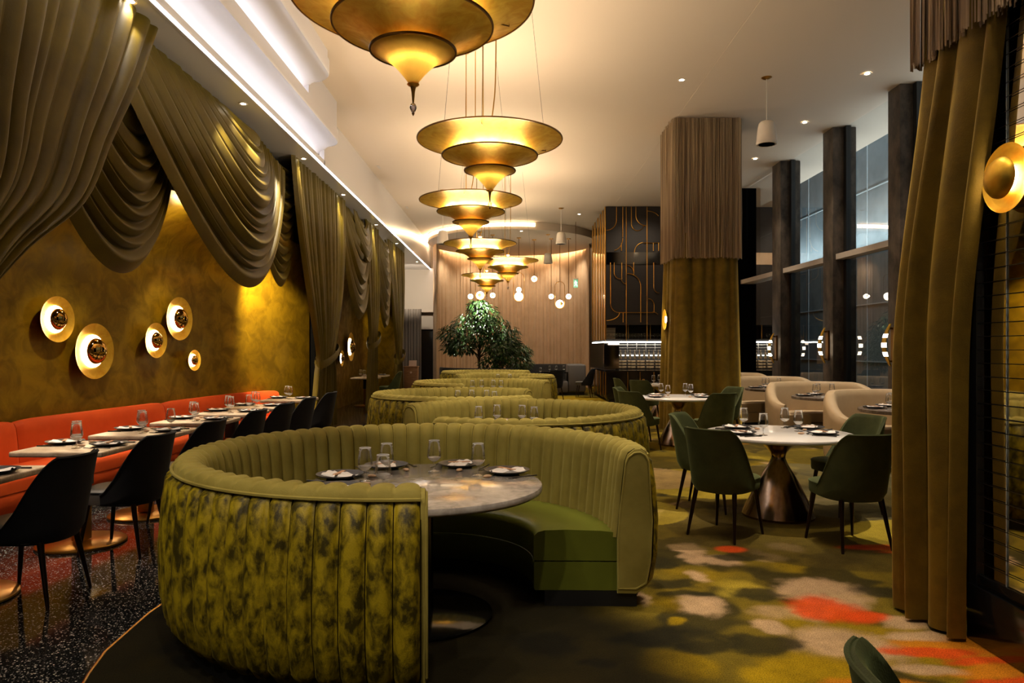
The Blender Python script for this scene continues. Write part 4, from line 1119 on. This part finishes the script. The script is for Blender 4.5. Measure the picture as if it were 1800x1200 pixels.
V(182,382,630); A(236,630,54,180,90); ln.append([cpx(236,684),cpx(440,684)]); A(436,720,40,270,320); A(150,684,86,0,85,48); V(258,684,742)
V(204,382,440); A(244,442,40,180,90); V(250,382,480); A(276,482,28,180,95); A(284,446,38,270,360,46); V(322,382,456)
A(284,528,80,270,360,80); V(364,526,742); V(442,382,530); A(478,530,36,180,95); A(410,640,34,270,360,40); V(444,640,684)
for pts in ln: MB().tube(pts, .012, 5).build('brass_line', M['brass'], bt)
for y in (20.05,20.55,21.1,21.75,22.5,23.1): MB().tube([(BX0-.012,y,1.74),(BX0-.012,y,CZ-.02)], .014, 5).build('brass_line', M['brass'], bt)
# hanging glass rack with a light line
gr = thing('glass_rack', 'hanging rack of stemware with a white light line, under the bar tower', 'rack', (0,0,0))
MB().box(BX0,BX1,BY0+.02,BY1,1.70,1.76).build('shelf', M['panel'], gr)
MB().box(BX0,BX1,BY0-.01,BY0+.015,1.66,1.695).build('light_strip', M['bar_strip'], gr)
MB().box(BX0-.012,BX0,BY0,BY1,1.66,1.695).build('light_strip', M['bar_strip'], gr)
for x in np.arange(BX0+.02,BX1,.62): MB().box(x,x+.012,BY0+.02,BY0+.04,1.76,2.16).build('post', M['brass'], gr)
m_ = MB()
for z in (1.86,1.96,2.06): m_.box(BX0,BX1,BY0+.9,BY0+.91,z,z+.012)
m_.build('wire_grid', M['steel'], gr)
gl = MB(); 
prof = [(.03,0),(.032,.01),(.005,.012),(.005,.06),(.03,.09),(.036,.12),(.03,.16)]
rg_ = MB().lathe(prof, 10)
gproto = None; k = 0
for row in range(1):
    x = BX0+.08
    while x < BX1-.9:
        loc = (x, BY0+.16, 1.762)
        if gproto is None:
            gproto = MB().lathe(prof, 12).build('stemware', M['rackglass'] if 'rackglass' in M else M['wineglass'], None, fix=False); o = gproto
        else: o = gproto.copy(); COL.objects.link(o)
        o.location = loc
        tag(o, 'one of the row of stemmed glasses on the lit shelf under the bar tower', 'glass', 'stemware under the bar tower'); x += .088
# wire shelving behind
sh = thing('wire_shelving', 'dark wire grid shelving full of bottles behind the bar counter', 'shelving', (0,0,0))
g = MB()
for z in np.arange(.92,1.64,.085): g.box(BX0+.5,BX1,BY0+.98,BY0+1.0,z,z+.012)
for x in np.arange(BX0+.5,BX1,.27): g.box(x,x+.012,BY0+.97,BY0+.985,.9,1.66)
g.build('wire_grid', M['chrome'], sh)
MB().box(BX0+.48,BX1,BY0+1.35,BY0+1.4,.0,2.2).build('back_panel', M['panel'], sh)
MB().box(BX0+.02,BX0+.46,BY0+.5,BY0+.6,.9,1.68).build('side_screen', M['mirror_dark'], sh)
MB().box(BX0+.5,BX1,BY0+1.3,BY0+1.34,1.28,1.30).build('light_strip', M['bar_strip'], sh)
bx = None
for r_ in range(3):
    for c_ in range(7):
        loc = (BX0+.64+c_*.27, BY0+1.12, .905+.085*r_)
        if bx is None:
            bx = MB().box(-.115,.115,-.1,.1,0,.07).build('liquor_box', M['bottle'], None, bevel=.008); o = bx
        else: o = bx.copy(); COL.objects.link(o)
        o.location = loc
        tag(o, 'one of the tan boxes filling the lower wire shelves behind the bar', 'box', 'tan boxes on the bar shelving')
bo = None
for c_ in range(14):
    loc = (BX0+.6+c_*.14, BY0+1.14, 1.178)
    if bo is None:
        bo = MB().lathe([(.0,0),(.035,0),(.036,.01),(.036,.16),(.014,.21),(.013,.27),(.016,.275),(.016,.285),(0,.285)], 12).build('bottle', M['bottle'], None); o = bo
    else: o = bo.copy(); COL.objects.link(o)
    o.location = loc; tag(o, 'one of the bottles standing in the upper wire shelves behind the bar', 'bottle', 'bottles on the bar shelving')
bc = thing('bar_counter', 'black bar counter with thin upright brass strips', 'counter', (0,0,.012))
MB().prism([(2.62,19.6),(5.3,19.6),(5.3,20.25),(2.62,20.25)], .08,.84).build('front_panel', M['gloss_black'], bc)
MB().prism([(2.62,20.25),(3.05,20.25),(3.05,23.2),(2.62,23.2)], .08,.84).build('side_panel', M['gloss_black'], bc)
MB().prism([(2.56,19.52),(5.34,19.52),(5.34,20.3),(3.1,20.3),(3.1,23.3),(2.56,23.3)], .84,.88).build('counter_top', M['gloss_black'], bc)
MB().prism([(2.68,19.66),(5.3,19.66),(5.3,20.2),(2.68,20.2)], 0,.08).build('plinth', M['black'], bc)
for x in (3.18,3.52,3.9): MB().box(x,x+.02,19.585,19.6,.1,.84).build('brass_strip', M['brass'], bc)
for y in (19.9,20.4,21,21.7,22.5): MB().box(2.605,2.62,y,y+.025,.1,.84).build('brass_strip', M['brass'], bc)
MB().lathe([(.0,0),(.05,0),(.05,.02),(0,.02)], 6, c=(0,0,0)).xf(Matrix.Translation((3.62,19.6,.6))@Matrix.Rotation(R(90),4,'X')).build('knob', M['brass'], bc)

# ------------------------------------------------------------------ dark furniture at the back, the tree in its planter
pl = thing('planter_banquette', 'low curved charcoal banquette back in front of the tree planter', 'banquette', (0,0,.012))
rows = []
for k in range(41):
    a = R(180+k/40*110); rows.append([(-.55+1.75*math.cos(a)*f, 22.6+1.9*math.sin(a)*f, z) for f, z in ((1,0),(1,.86),(.985,.9),(.95,.9),(.93,.86),(.93,0))])
b = MB().grid(rows, cu=True); b.f.append(tuple(range(6))); b.f.append(tuple(240+i for i in reversed(range(6))))
b.build('backrest', M['blackfab'], pl)
kb = thing('dark_booth', 'dark grey booth at the back with its pale grey arm end showing, by the bar', 'booth', (0,0,.012))
rows = []
for k in range(61):
    a = R(200-k/60*200); rows.append([(1.1+1.25*math.cos(a)*f, 23.6+1.1*math.sin(a)*f, z) for f, z in ((1,.1),(1,.9),(.98,.95),(.9,.95),(.87,.9),(.87,.1))])
b = MB().grid(rows, cu=True); b.f.append(tuple(range(6))); b.f.append(tuple(360+i for i in reversed(range(6)))); b.build('backrest', M['blackfab'], kb)
MB().box(1.78,2.34,22.5,23.6,.1,.98).build('arm_end', M['greyfab'], kb, bevel=.06, segs=3)
MB().box(1.45,1.77,22.4,23.5,.1,.45).build('seat', M['greyfab'], kb, bevel=.04)
MB().box(1.5,2.3,22.6,23.6,0,.1).build('plinth', M['black'], kb)
def dark_table(x, y, label, r=.5):
    t = thing('dark_table', label, 'table', (x,y,.012), group='dark tables at the back')
    MB().lathe([(0,.70),(r,.70),(r,.735),(0,.738)], 40).build('table_top', M['gloss_black'], t)
    MB().lathe([(.04,.02),(.04,.70)], 12).build('column', M['black'], t); MB().lathe([(0,0),(.25,0),(.25,.02),(0,.02)], 24).build('base_plate', M['black'], t)
    return remember(t)
dark_table(1.42,22.9,'dark round table inside the dark booth at the back'); dark_table(1.0,20.9,'dark round table in front of the dark booth at the back',.42)
dup(dc, 'charcoal shell chair beside the pale grey booth arm at the back', (2.22,21.6,.012), R(75))
dup(dc, 'dark shell chair at the back, between the fourth green booth and the dark booth', (1.2,20.25,.012), R(20))

def tree(x, y, z0, h, crown, n, seed, label, trunk_r=.05):
    r = random.Random(seed); t = thing('ficus_tree', label, 'tree', (x,y,z0))
    tb = MB(); top = Vector((.05,0,h*.62))
    tb.tube(crom([(0,0,0),(.03,.02,h*.2),(-.01,0,h*.42),(.05,0,h*.62)],5), [trunk_r*(1-.03*k) for k in range(16)], 8)
    lb = MB()
    clumps = []
    for c in crown:
        clumps.append(c)
        tb.tube(crom([(.02,0,h*.36+.2*r.random()),((c[0])*.5,c[1]*.5,lerp(h*.45,c[2],.5)),(c[0],c[1],c[2])],4), [.022-.0018*k for k in range(9)], 5)
    for k in range(n):
        c = clumps[k % len(clumps)]
        while True:
            u = Vector((r.uniform(-1,1),r.uniform(-1,1),r.uniform(-1,1)))
            if .25 < u.length < 1: break
        q = Vector((c[0]+u.x*c[3], c[1]+u.y*c[3], c[2]+u.z*c[3]*.7))
        d = Vector((u.x+r.uniform(-.5,.5), u.y+r.uniform(-.5,.5), -.35+r.uniform(-.5,.35))).normalized()
        L = r.uniform(.11,.19); wv = L*.15; sd = d.cross(Vector((r.uniform(-.4,.4),r.uniform(-.4,.4),1))).normalized(); nn = sd.cross(d)
        lb.add([q, q+d*L*.35+sd*wv+nn*.006, q+d*L*.35-sd*wv+nn*.006, q+d*L*.7+sd*wv*.8-nn*.006, q+d*L*.7-sd*wv*.8-nn*.006, q+d*L-nn*.025, q+d*L*.4-nn*.004],
               [(0,1,6),(0,6,2),(1,3,6),(2,6,4),(3,5,6),(4,6,5)])
    tb.build('trunk', M['bark'], t); lb.build('foliage', M['leaf'], t, fix=False, smooth=60)
    MB().lathe([(0,0),(.24,0),(.28,.3),(.27,.42),(.24,.42),(.23,.38),(0,.38)], 28).build('pot', M['pot'], t) if z0 < .3 else None
    return t
tree(-1.02,22.0,.012,3.0,[(-.85,0,1.95,.42),(-.35,.1,2.25,.5),(.1,-.1,2.55,.5),(.45,.1,2.2,.5),(.85,0,1.9,.42),(0,-.3,1.95,.55),(-.45,-.2,1.6,.45),(.5,-.2,1.65,.5),(.0,0,2.8,.32),(1.0,-.1,1.55,.35),(-.8,.1,1.55,.35),(.15,-.4,2.25,.45)],4200,5,'tall bushy ficus tree, brightly lit from above, standing among the booths')
tree(-.3,21.4,.012,1.9,[(-.3,0,1.05,.4),(.1,-.1,1.3,.45),(.5,0,1.05,.4),(.2,.1,1.6,.35),(.6,.1,1.4,.3),(-.1,-.2,1.45,.38)],1600,9,'shorter dark leafy ficus growing beside the tall one, towards the bar',.035)

# ------------------------------------------------------------------ far left corner
o = hang('grey_curtain', M['greydrape'], [(2.95,-4.3,-3.35,0,.06),(.03,-4.3,-3.35,0,.08)], 9, 77, x0=26.3, along='x', sgn=-1, nz=10)
tag(o, 'charcoal grey curtain hanging in the passage at the far end, beside the door', 'curtain')
hs = thing('host_stand', 'small pale wooden stand by the far grey curtain', 'stand', (-3.42,24.4,0))
MB().box(-.26,.2,-.2,.2,0,.86).build('cabinet', M['wood'], hs, bevel=.01); MB().box(-.28,.22,-.22,.22,.86,.89).build('stand_top', M['wood'], hs)
MB().lathe([(0,0),(.035,0),(.035,.02),(0,.02)], 20).xf(Matrix.Translation((-.02,-.2,.68))@Matrix.Rotation(R(90),4,'X')).build('emblem', M['card'], hs)
o = MB().box(-.13,.13,-.008,.008,0,.2); cb = o.build('menu_card', M['card'], None); cb.location = (-3.40,24.35,.89); cb.rotation_euler = (R(-12),0,0)
tag(cb, 'menu card propped on the pale wooden stand', 'card')
# exit sign on its rod
es = thing('exit_sign', 'small green emergency exit sign hanging on a rod before the sheer curtain', 'sign', ((1012-900)/1250*22.5, 22.5, 1.5+(612-497)/1250*22.5))
MB().box(-.07,.07,-.02,.02,-.15,.10).build('sign_face', M['green_sign'], es); MB().box(-.08,.08,-.03,.03,.10,.14).build('housing', M['speaker'], es)
fig = MB(); fig.lathe([(0,-.016),(.012,-.012),(.016,0),(.012,.012),(0,.016)], 10, c=(-.005,-.022,.055))
fig.tube([(-.005,-.022,.035),(.008,-.022,-.03)], .014, 6); fig.tube([(.008,-.022,-.03),(-.022,-.022,-.07),(-.03,-.022,-.10)], .010, 6); fig.tube([(.008,-.022,-.03),(.03,-.022,-.07),(.045,-.022,-.11)], .010, 6)
fig.tube([(0,-.022,.02),(.035,-.022,.0),(.045,-.022,.02)], .008, 6); fig.tube([(0,-.022,.02),(-.03,-.022,.0),(-.04,-.022,-.02)], .008, 6)
fig.build('running_figure', M['white_sign'], es, fix=False)
MB().tube([(0,0,.16),(0,0,CZ-1.5-(612-497)/1250*22.5-.0)], .008, 6).build('rod', M['dark_brass'], es)
# two small tables in the far alcove
at = None
for x, y, nm in ((-3.80,18.5,'pale stone table in the far gold alcove, nearer the doorway'),(-3.82,19.95,'pale stone table in the far gold alcove, nearer the last curtain')):
    dup(qt, nm, (x,y,0), group='stone tables in the far gold alcove')
dup(gc, 'green shell chair pulled up to the far alcove table', (-3.30,19.3,0), R(95))

for x, y, nm in ((-2.94,15.7,'thin dark slot in the ceiling, nearer the brass chandeliers'),(-2.98,20.2,'thin dark slot in the ceiling, nearer the oval feature')):
    t = thing('ceiling_vent', nm, 'vent', (x,y,CZ)); MB().box(-.03,.03,-.14,.14,-.006,-.001).build('slot', M['transom'], t)
# ------------------------------------------------------------------ tableware
def proto_glass():
    t = thing('wine_glass', 'x', 'glass', (0,0,-50)); 
    MB().lathe([(0,.004),(.012,.0035),(.034,.001),(.036,.0),(.034,.0028),(.012,.006),(.0048,.012),(.0040,.03),(.0042,.052),(.010,.062)], 28).build('foot', M['wineglass'], t, fix=False, smooth=180)
    out = [(.0,.058),(.012,.060),(.028,.070),(.040,.084),(.0435,.098),(.041,.125),(.036,.160),(.0325,.188)]
    MB().lathe(out, 28).build('bowl', M['wineglass'], t, fix=False, smooth=180)
    MB().lathe([(.0316,.1872),(.0333,.1872),(.0333,.1892),(.0316,.1892)], 28, closed=True).build('rim', M['rimglass'], t, fix=False)
    MB().lathe([(0,.060),(.012,.0615),(.027,.071),(.038,.084),(.0385,.086),(0,.086)], 28).build('bowl_glint', M['bowl_glint'], t, fix=False, smooth=50)  # pale diffuse filler paints the bright refraction at the bowl's bottom
    return remember(t)
M['rimglass'] = pmat('glass_rim', (.9,.9,.9), rough=.1, spec=.8)
def glintmat():
    m = glassmat('painted_bowl_glint', (.98,.97,.95), .10, .6, .05)
    nt = m.node_tree; N = nt.nodes; L = nt.links
    d = N.new('ShaderNodeBsdfDiffuse'); d.inputs[0].default_value = (.9,.88,.85,1)
    mx = N.new('ShaderNodeMixShader'); mx.inputs[0].default_value = .35
    old = N['Material Output'].inputs['Surface'].links[0].from_socket
    L.new(old, mx.inputs[1]); L.new(d.outputs[0], mx.inputs[2]); L.new(mx.outputs[0], N['Material Output'].inputs['Surface']); return m
M['bowl_glint'] = glintmat()
def proto_plate():
    t = thing('dinner_plate', 'x', 'plate', (0,0,-50))
    MB().lathe([(0,.003),(.07,.003),(.075,0),(.08,.003),(.115,.012),(.135,.022),(.136,.025),(.132,.025),(.112,.016),(.08,.009),(0,.008)], 48).build('dish', M['plate'], t, smooth=60)
    return remember(t)
def proto_napkin():
    t = thing('napkin', 'x', 'napkin', (0,0,-50)); r = random.Random(4)
    rows = []
    for i in range(13):
        x = -.10+.2*i/12; rows.append([(x, -.055+.11*j/8, .011+.013*(1-abs(j-4)/4.6)**.5+.006*math.sin(i*.9+j*.3)+.004*math.sin(j*1.7)) for j in range(9)]+[(x, .055-.11*j/8, .0105) for j in range(9)])
    MB().grid(rows, cu=True).build('cloth', M['napkin'], t, smooth=70)
    MB().box(-.012,.012,-.075,.065,.028,.031).xf(Matrix.Rotation(R(24),4,'Z')).build('band', M['band'], t)
    return remember(t)
def proto_fork():
    t = thing('fork', 'x', 'fork', (0,0,-50)); mb = MB()
    mb.tube([(0,-.10,.004),(0,-.02,.005),(0,.045,.004)], [.0045,.003,.0035], 6); mb.box(-.011,.011,.045,.062,.002,.005)
    for x in (-.0095,-.0032,.0032,.0095): mb.tube([(x,.06,.0035),(x,.095,.005)], .0017, 5)
    mb.build('blade', M['steel'], t); return remember(t)
def proto_knife():
    t = thing('knife', 'x', 'knife', (0,0,-50))
    MB().tube([(0,-.11,.0045),(0,0,.0045)], [.0055,.0045], 6).build('handle', M['steel'], t)
    MB().prism([(-.008,0),(.007,0),(.007,.07),(.003,.098),(-.004,.107),(-.009,.08)], .002,.004).build('blade', M['steel'], t); return remember(t)
def proto_spoon():
    t = thing('spoon', 'x', 'spoon', (0,0,-50))
    MB().tube([(0,-.09,.0045),(0,.04,.004)], [.0045,.003], 6).build('handle', M['steel'], t)
    rows = [[(.019*s_*math.cos(2*PI*k/20), .06+.028*s_*math.sin(2*PI*k/20), z) for k in range(20)] for s_, z in ((.05,.0015),(.6,.002),(1,.008),(.9,.0085),(.5,.005),(.05,.0045))]
    MB().grid(rows, cu=True).build('bowl', M['steel'], t, smooth=80); return remember(t)
def proto_pebble():
    t = MB(); r = random.Random(2)
    t.lathe([(.022*math.sin(PI*k/10), .009-.009*math.cos(PI*k/10)) for k in range(11)], 16)
    for i, p in enumerate(t.v): t.v[i] = (p[0]*(1.25+.1*math.sin(p[1]*200)), p[1]*.85, p[2])
    o = t.build('pebble_rest', M['pebble'], None, smooth=180); o['category'] = 'cutlery rest'; KIDS[o.name] = []; o.location = (0,0,-50); return o
PRO = dict(glass=proto_glass(), plate=proto_plate(), napkin=proto_napkin(), fork=proto_fork(), knife=proto_knife(), spoon=proto_spoon(), pebble=proto_pebble())
used = set()
GRP = dict(glass='wine glasses on the set tables', plate='charcoal plates on the set tables', napkin='white napkins on the set tables', fork='forks on the set tables', knife='knives on the set tables', spoon='spoons on the set tables', pebble='tan pebble cutlery rests')
WORD = dict(glass='clear wine glass', plate='charcoal plate', napkin='folded white napkin', fork='dark fork', knife='dark knife', spoon='dark spoon', pebble='tan pebble rest')
def put(kind, x, y, z, rz, where):
    o = PRO[kind]; lab = '%s %s' % (WORD[kind], where)
    if kind not in used:
        used.add(kind); o.location = (x,y,z); o.rotation_euler = (0,0,rz); o['label'] = lab; o['group'] = GRP[kind]
    else: dup(o, lab, (x,y,z), rz, GRP[kind])
def setting(x, y, z, face, where, glass=None, cut=('fork','knife'), pebble=True, nap=True):
    """face: direction (radians) the diner looks; items are laid round the plate"""
    f = Vector((math.cos(face), math.sin(face), 0)); s_ = Vector((f.y,-f.x,0)); o = Vector((x,y,0))
    put('plate', x, y, z+.0005, 0, where)
    if nap: put('napkin', x, y, z+.0005, face+rnd.uniform(-.3,.3), where)
    a = face-PI/2+rnd.uniform(-.06,.06)
    if 'fork' in cut: q = o-s_*.165+f*.0; put('fork', q.x, q.y, z+.0005, a, where)
    if 'knife' in cut: q = o+s_*.165; put('knife', q.x, q.y, z+.0005, a, where)
    if 'spoon' in cut: q = o+s_*.20; put('spoon', q.x, q.y, z+.0005, a+.05, where)
    if pebble: q = o+f*.175-s_*.06; put('pebble', q.x, q.y, z+.0005, face, where)
    if glass: put('glass', glass[0], glass[1], z+.0005, 0, where)
TZ = .75
# nearest booth: five places
b1 = [((-1.00,4.13),(-.83,4.02),'at the banquette side of the nearest booth table'),
      ((-.93,3.76),(-.68,3.75),'at the place beside the velvet arm of the nearest booth table'),
      ((-.79,4.47),(-.74,4.20),'at the far place towards the banquette on the nearest booth table'),
      ((-.33,4.52),(-.475,4.34),'at the place deepest inside the nearest booth table'),
      ((-.03,4.27),(-.20,4.20),'at the place beside the open end of the nearest booth table')]
for (p_, g_, w_) in b1:
    a = math.atan2(3.97-p_[1], -.49-p_[0]); setting(p_[0], p_[1], TZ, a, w_, g_, ('fork','knife'))
def ring_places(c, r, angs, words, table, gl=.62, cut=(), pebble=False, z=TZ, gang=14):
    for a, w_ in zip(angs, words):
        A_ = R(a); x = c[0]+r*math.cos(A_); y = c[1]+r*math.sin(A_); G = R(a+gang)
        setting(x, y, z, A_+PI, '%s %s' % (w_, table), (c[0]+r*gl*math.cos(G), c[1]+r*gl*math.sin(G)), cut, pebble)
ring_places((-.06,6.80), .44, (150,95,40,-10), ('nearest the banquette on','deep inside','towards the white tables on','at the aisle side of'), 'the second booth table')
ring_places((-.50,9.3), .44, (130,85,40,-20), ('nearest the curtains on','deep inside','towards the bar on','at the open side of'), 'the third booth table')
ring_places((-.45,12.35), .44, (140,95,50,5), ('nearest the curtains on','deep inside','towards the bar on','at the open side of'), 'the fourth booth table')
ring_places((-.2,15.2), .42, (100,40), ('deep inside','towards the bar on'), 'the fifth booth table')
for c, nm in ((W1,'the nearest white table'),(W2,'the second white table')):
    for (dx,dy,gx,gy,w_) in ((-.37,-.10,-.20,-.19,'at the front, booth side of'),(-.26,.34,-.19,.36,'at the back, booth side of'),(.34,-.12,.22,.10,'at the front, window side of'),(.40,.30,.20,.37,'at the back, window side of')):
        face = math.atan2(-dy,-dx)
        setting(c[0]+dx, c[1]+dy, TZ, face, '%s %s' % (w_, nm), (c[0]+gx, c[1]+gy), ('fork','knife','spoon') if c is W1 else ('knife',), True)
ring_places((3.15,14.9), .36, (190,330,80), ('on the booth side of','on the column side of','on the bar side of'), 'the small pale table by the bar')
TN = ['first','second','third','fourth','fifth','sixth','last']
for y, nm in zip(QY, TN):
    k = TN.index(nm)
    tb_ = 'the %s banquette table' % nm
    cut = ('fork','knife') if k < 4 else ('knife',)
    if k > 0: setting(-3.52, y+.13, TZ, 0, 'on the wall side of '+tb_, (-3.36, y+.02), cut, k < 4)
    setting(-3.11, y+.02, TZ, PI, 'on the chair side of '+tb_, (-3.27, y-.13), cut, k < 4)
    if k in (2,4): put('glass', -3.18, y+.2, TZ+.0005, 0, 'spare, by the aisle corner of '+tb_)
for (x,y), nm in zip(WT, WBN):
    cut = ('fork','knife') if nm in ('nearest','second') else ()
    ring_places((x,y), .36, (165,100,40), ('on the room side of','deep inside','on the window side of'), 'the %s cream booth table' % nm, cut=cut, gl=.6)
for x, y, nm in ((-3.80,18.5,'nearer far alcove table'),(-3.82,19.95,'farther far alcove table')):
    setting(x+.17, y, TZ, PI, 'on the '+nm, (x-.02,y-.12), (), False)
    put('glass', x-.17, y+.15, TZ+.0005, 0, 'on the wall side of the '+nm)
for i,(x,y,w_) in enumerate(((.83,20.8,'on the dark table in front of the dark booth'),(1.2,22.7,'on the dark booth table, tree side'),(1.42,22.75,'in the middle of the dark booth table'),(1.66,22.8,'on the dark booth table, arm side'))):
    put('glass', x, y, .7505, 0, w_)

# ------------------------------------------------------------------ spots without fixtures, many added only as fill
def beam(x, y, e, ang=58, z=CZ-.03, tgt=None): light('SPOT', 'downlight_or_fill_beam', (x,y,z), e, SOFT, .05, target=tgt or (x,y,0), angle=ang, blend=.75)  # unseen spot with no fixture; most calls are added fill
beam(2.37,6.4,430,30); beam(2.57,11.0,420,28); beam(-.2,4.4,230,46); 
for x,y in ((0,6.8),(-.5,9.3),(-.45,12.4),(-.2,15.2),(-.6,18)):
    beam(x+1.5,y-1.0,300,44,tgt=(x-.1,y+.4,.7)); beam(x-1.3,y-1.2,170,44,tgt=(x,y,.7))  # added to brighten the booths, aimed past the chandeliers

beam(1.6,4.2,110,46); beam(.9,8.9,120,48); beam(1.6,13.4,120,48); beam(1.4,17.5,260,50); beam(1.6,22.0,240,44); beam(3.8,8.6,120,50)  # added fill to brighten the carpet
for x,y in WT: beam(x-.3,y+.1,170,46)
for y in QY: light('SPOT','added_niche_beam' if y < 8 else 'added_beam',(-3.78,y-.1,3.15) if y < 8 else (-3.19,y-.1,SZ-.05),170 if y > 8 else 95,SOFT,.04,target=(-3.40,y,.7),angle=56,blend=.7)  # added spots that brighten the banquette tables; no fixtures there
for y, e in ((.9,150),(-1.2,210)): light('SPOT','added_beam',(-2.3,y,CZ-.05),e,SOFT,.05,target=(-1.1,2.95,.6),angle=34,blend=.7)  # added ceiling spots, light the booth front from the side
beam(-.2,.6,130,46,tgt=(-.6,2.75,.8)); beam(1.6,2.4,140,60); beam(2.0,4.6,130,60)  # added fill on the booth front and the near carpet
for y in (5.2,7.2,9.0): light('SPOT','niche_spot',(-3.8,y,3.1),75,WARM,.05,target=(-4.55,y+.2,.7),angle=64,blend=.8)  # extra spots added to brighten the orange banquette
# wash on the gold end wall and vault
light('SPOT','niche_spot',(-3.75,10.6,3.05),480,WARM,.05,target=(-3.72,11.9,1.3),angle=75,blend=.6)
light('POINT','niche_lamp',(-3.95,8.6,2.95),7,WARM,.05)
light('SPOT','alcove_spot',(-3.9,20.4,3.1),45,WARM,.05,target=(-3.75,21.7,1.2),angle=70,blend=.6)
# the sheer curtain is washed from the slot round the oval, the tree from a spot
for a in (20,55,90,125,160): light('SPOT','slot_light',(OC[0]+2.3*math.cos(R(a)),OC[1]+.5+2.4*math.sin(R(a)),5.2),62,SOFT,.15,target=(OC[0]+2.95*math.cos(R(a)),OC[1]+.7+3.1*math.sin(R(a)),2.2),angle=110,blend=.9)
light('SPOT','tree_spot',(-.95,21.5,5.2),2400,(1,.93,.8),.06,target=(-.95,22.0,2),angle=30,blend=.5)
light('SPOT','passage_light',(-3.5,24.6,3.6),150,SOFT,.1,target=(-3.8,27.5,3.9),angle=80,blend=.7)
light('SPOT','tower_spot',(3.6,18.2,5.3),45,SOFT,.1,target=(3.6,20,3.6),angle=80,blend=.8)
light('AREA','bar_fill',(3.9,20.3,1.64),4.5,(1,.9,.76),.1,target=(3.9,21.2,.9),sx=2.2,sy=.1)  # added area lamp to brighten the wire shelving
# night outside: street light on the panels
light('AREA','street_light',(6.9,12,9.2),230,(.80,.90,1),3,target=(8.2,12,5.5),sx=12,sy=1)
light('AREA','panel_fill_uplight',(7.72,13.0,3.75),150,(.82,.92,1),3,target=(8.05,13.0,7.5),sx=15,sy=.15)  # added uplight, brightens only the upper part of the panels
beam(.4,-2.6,110,95); beam(-1.4,-2.8,90,95)  # added fill from behind the camera
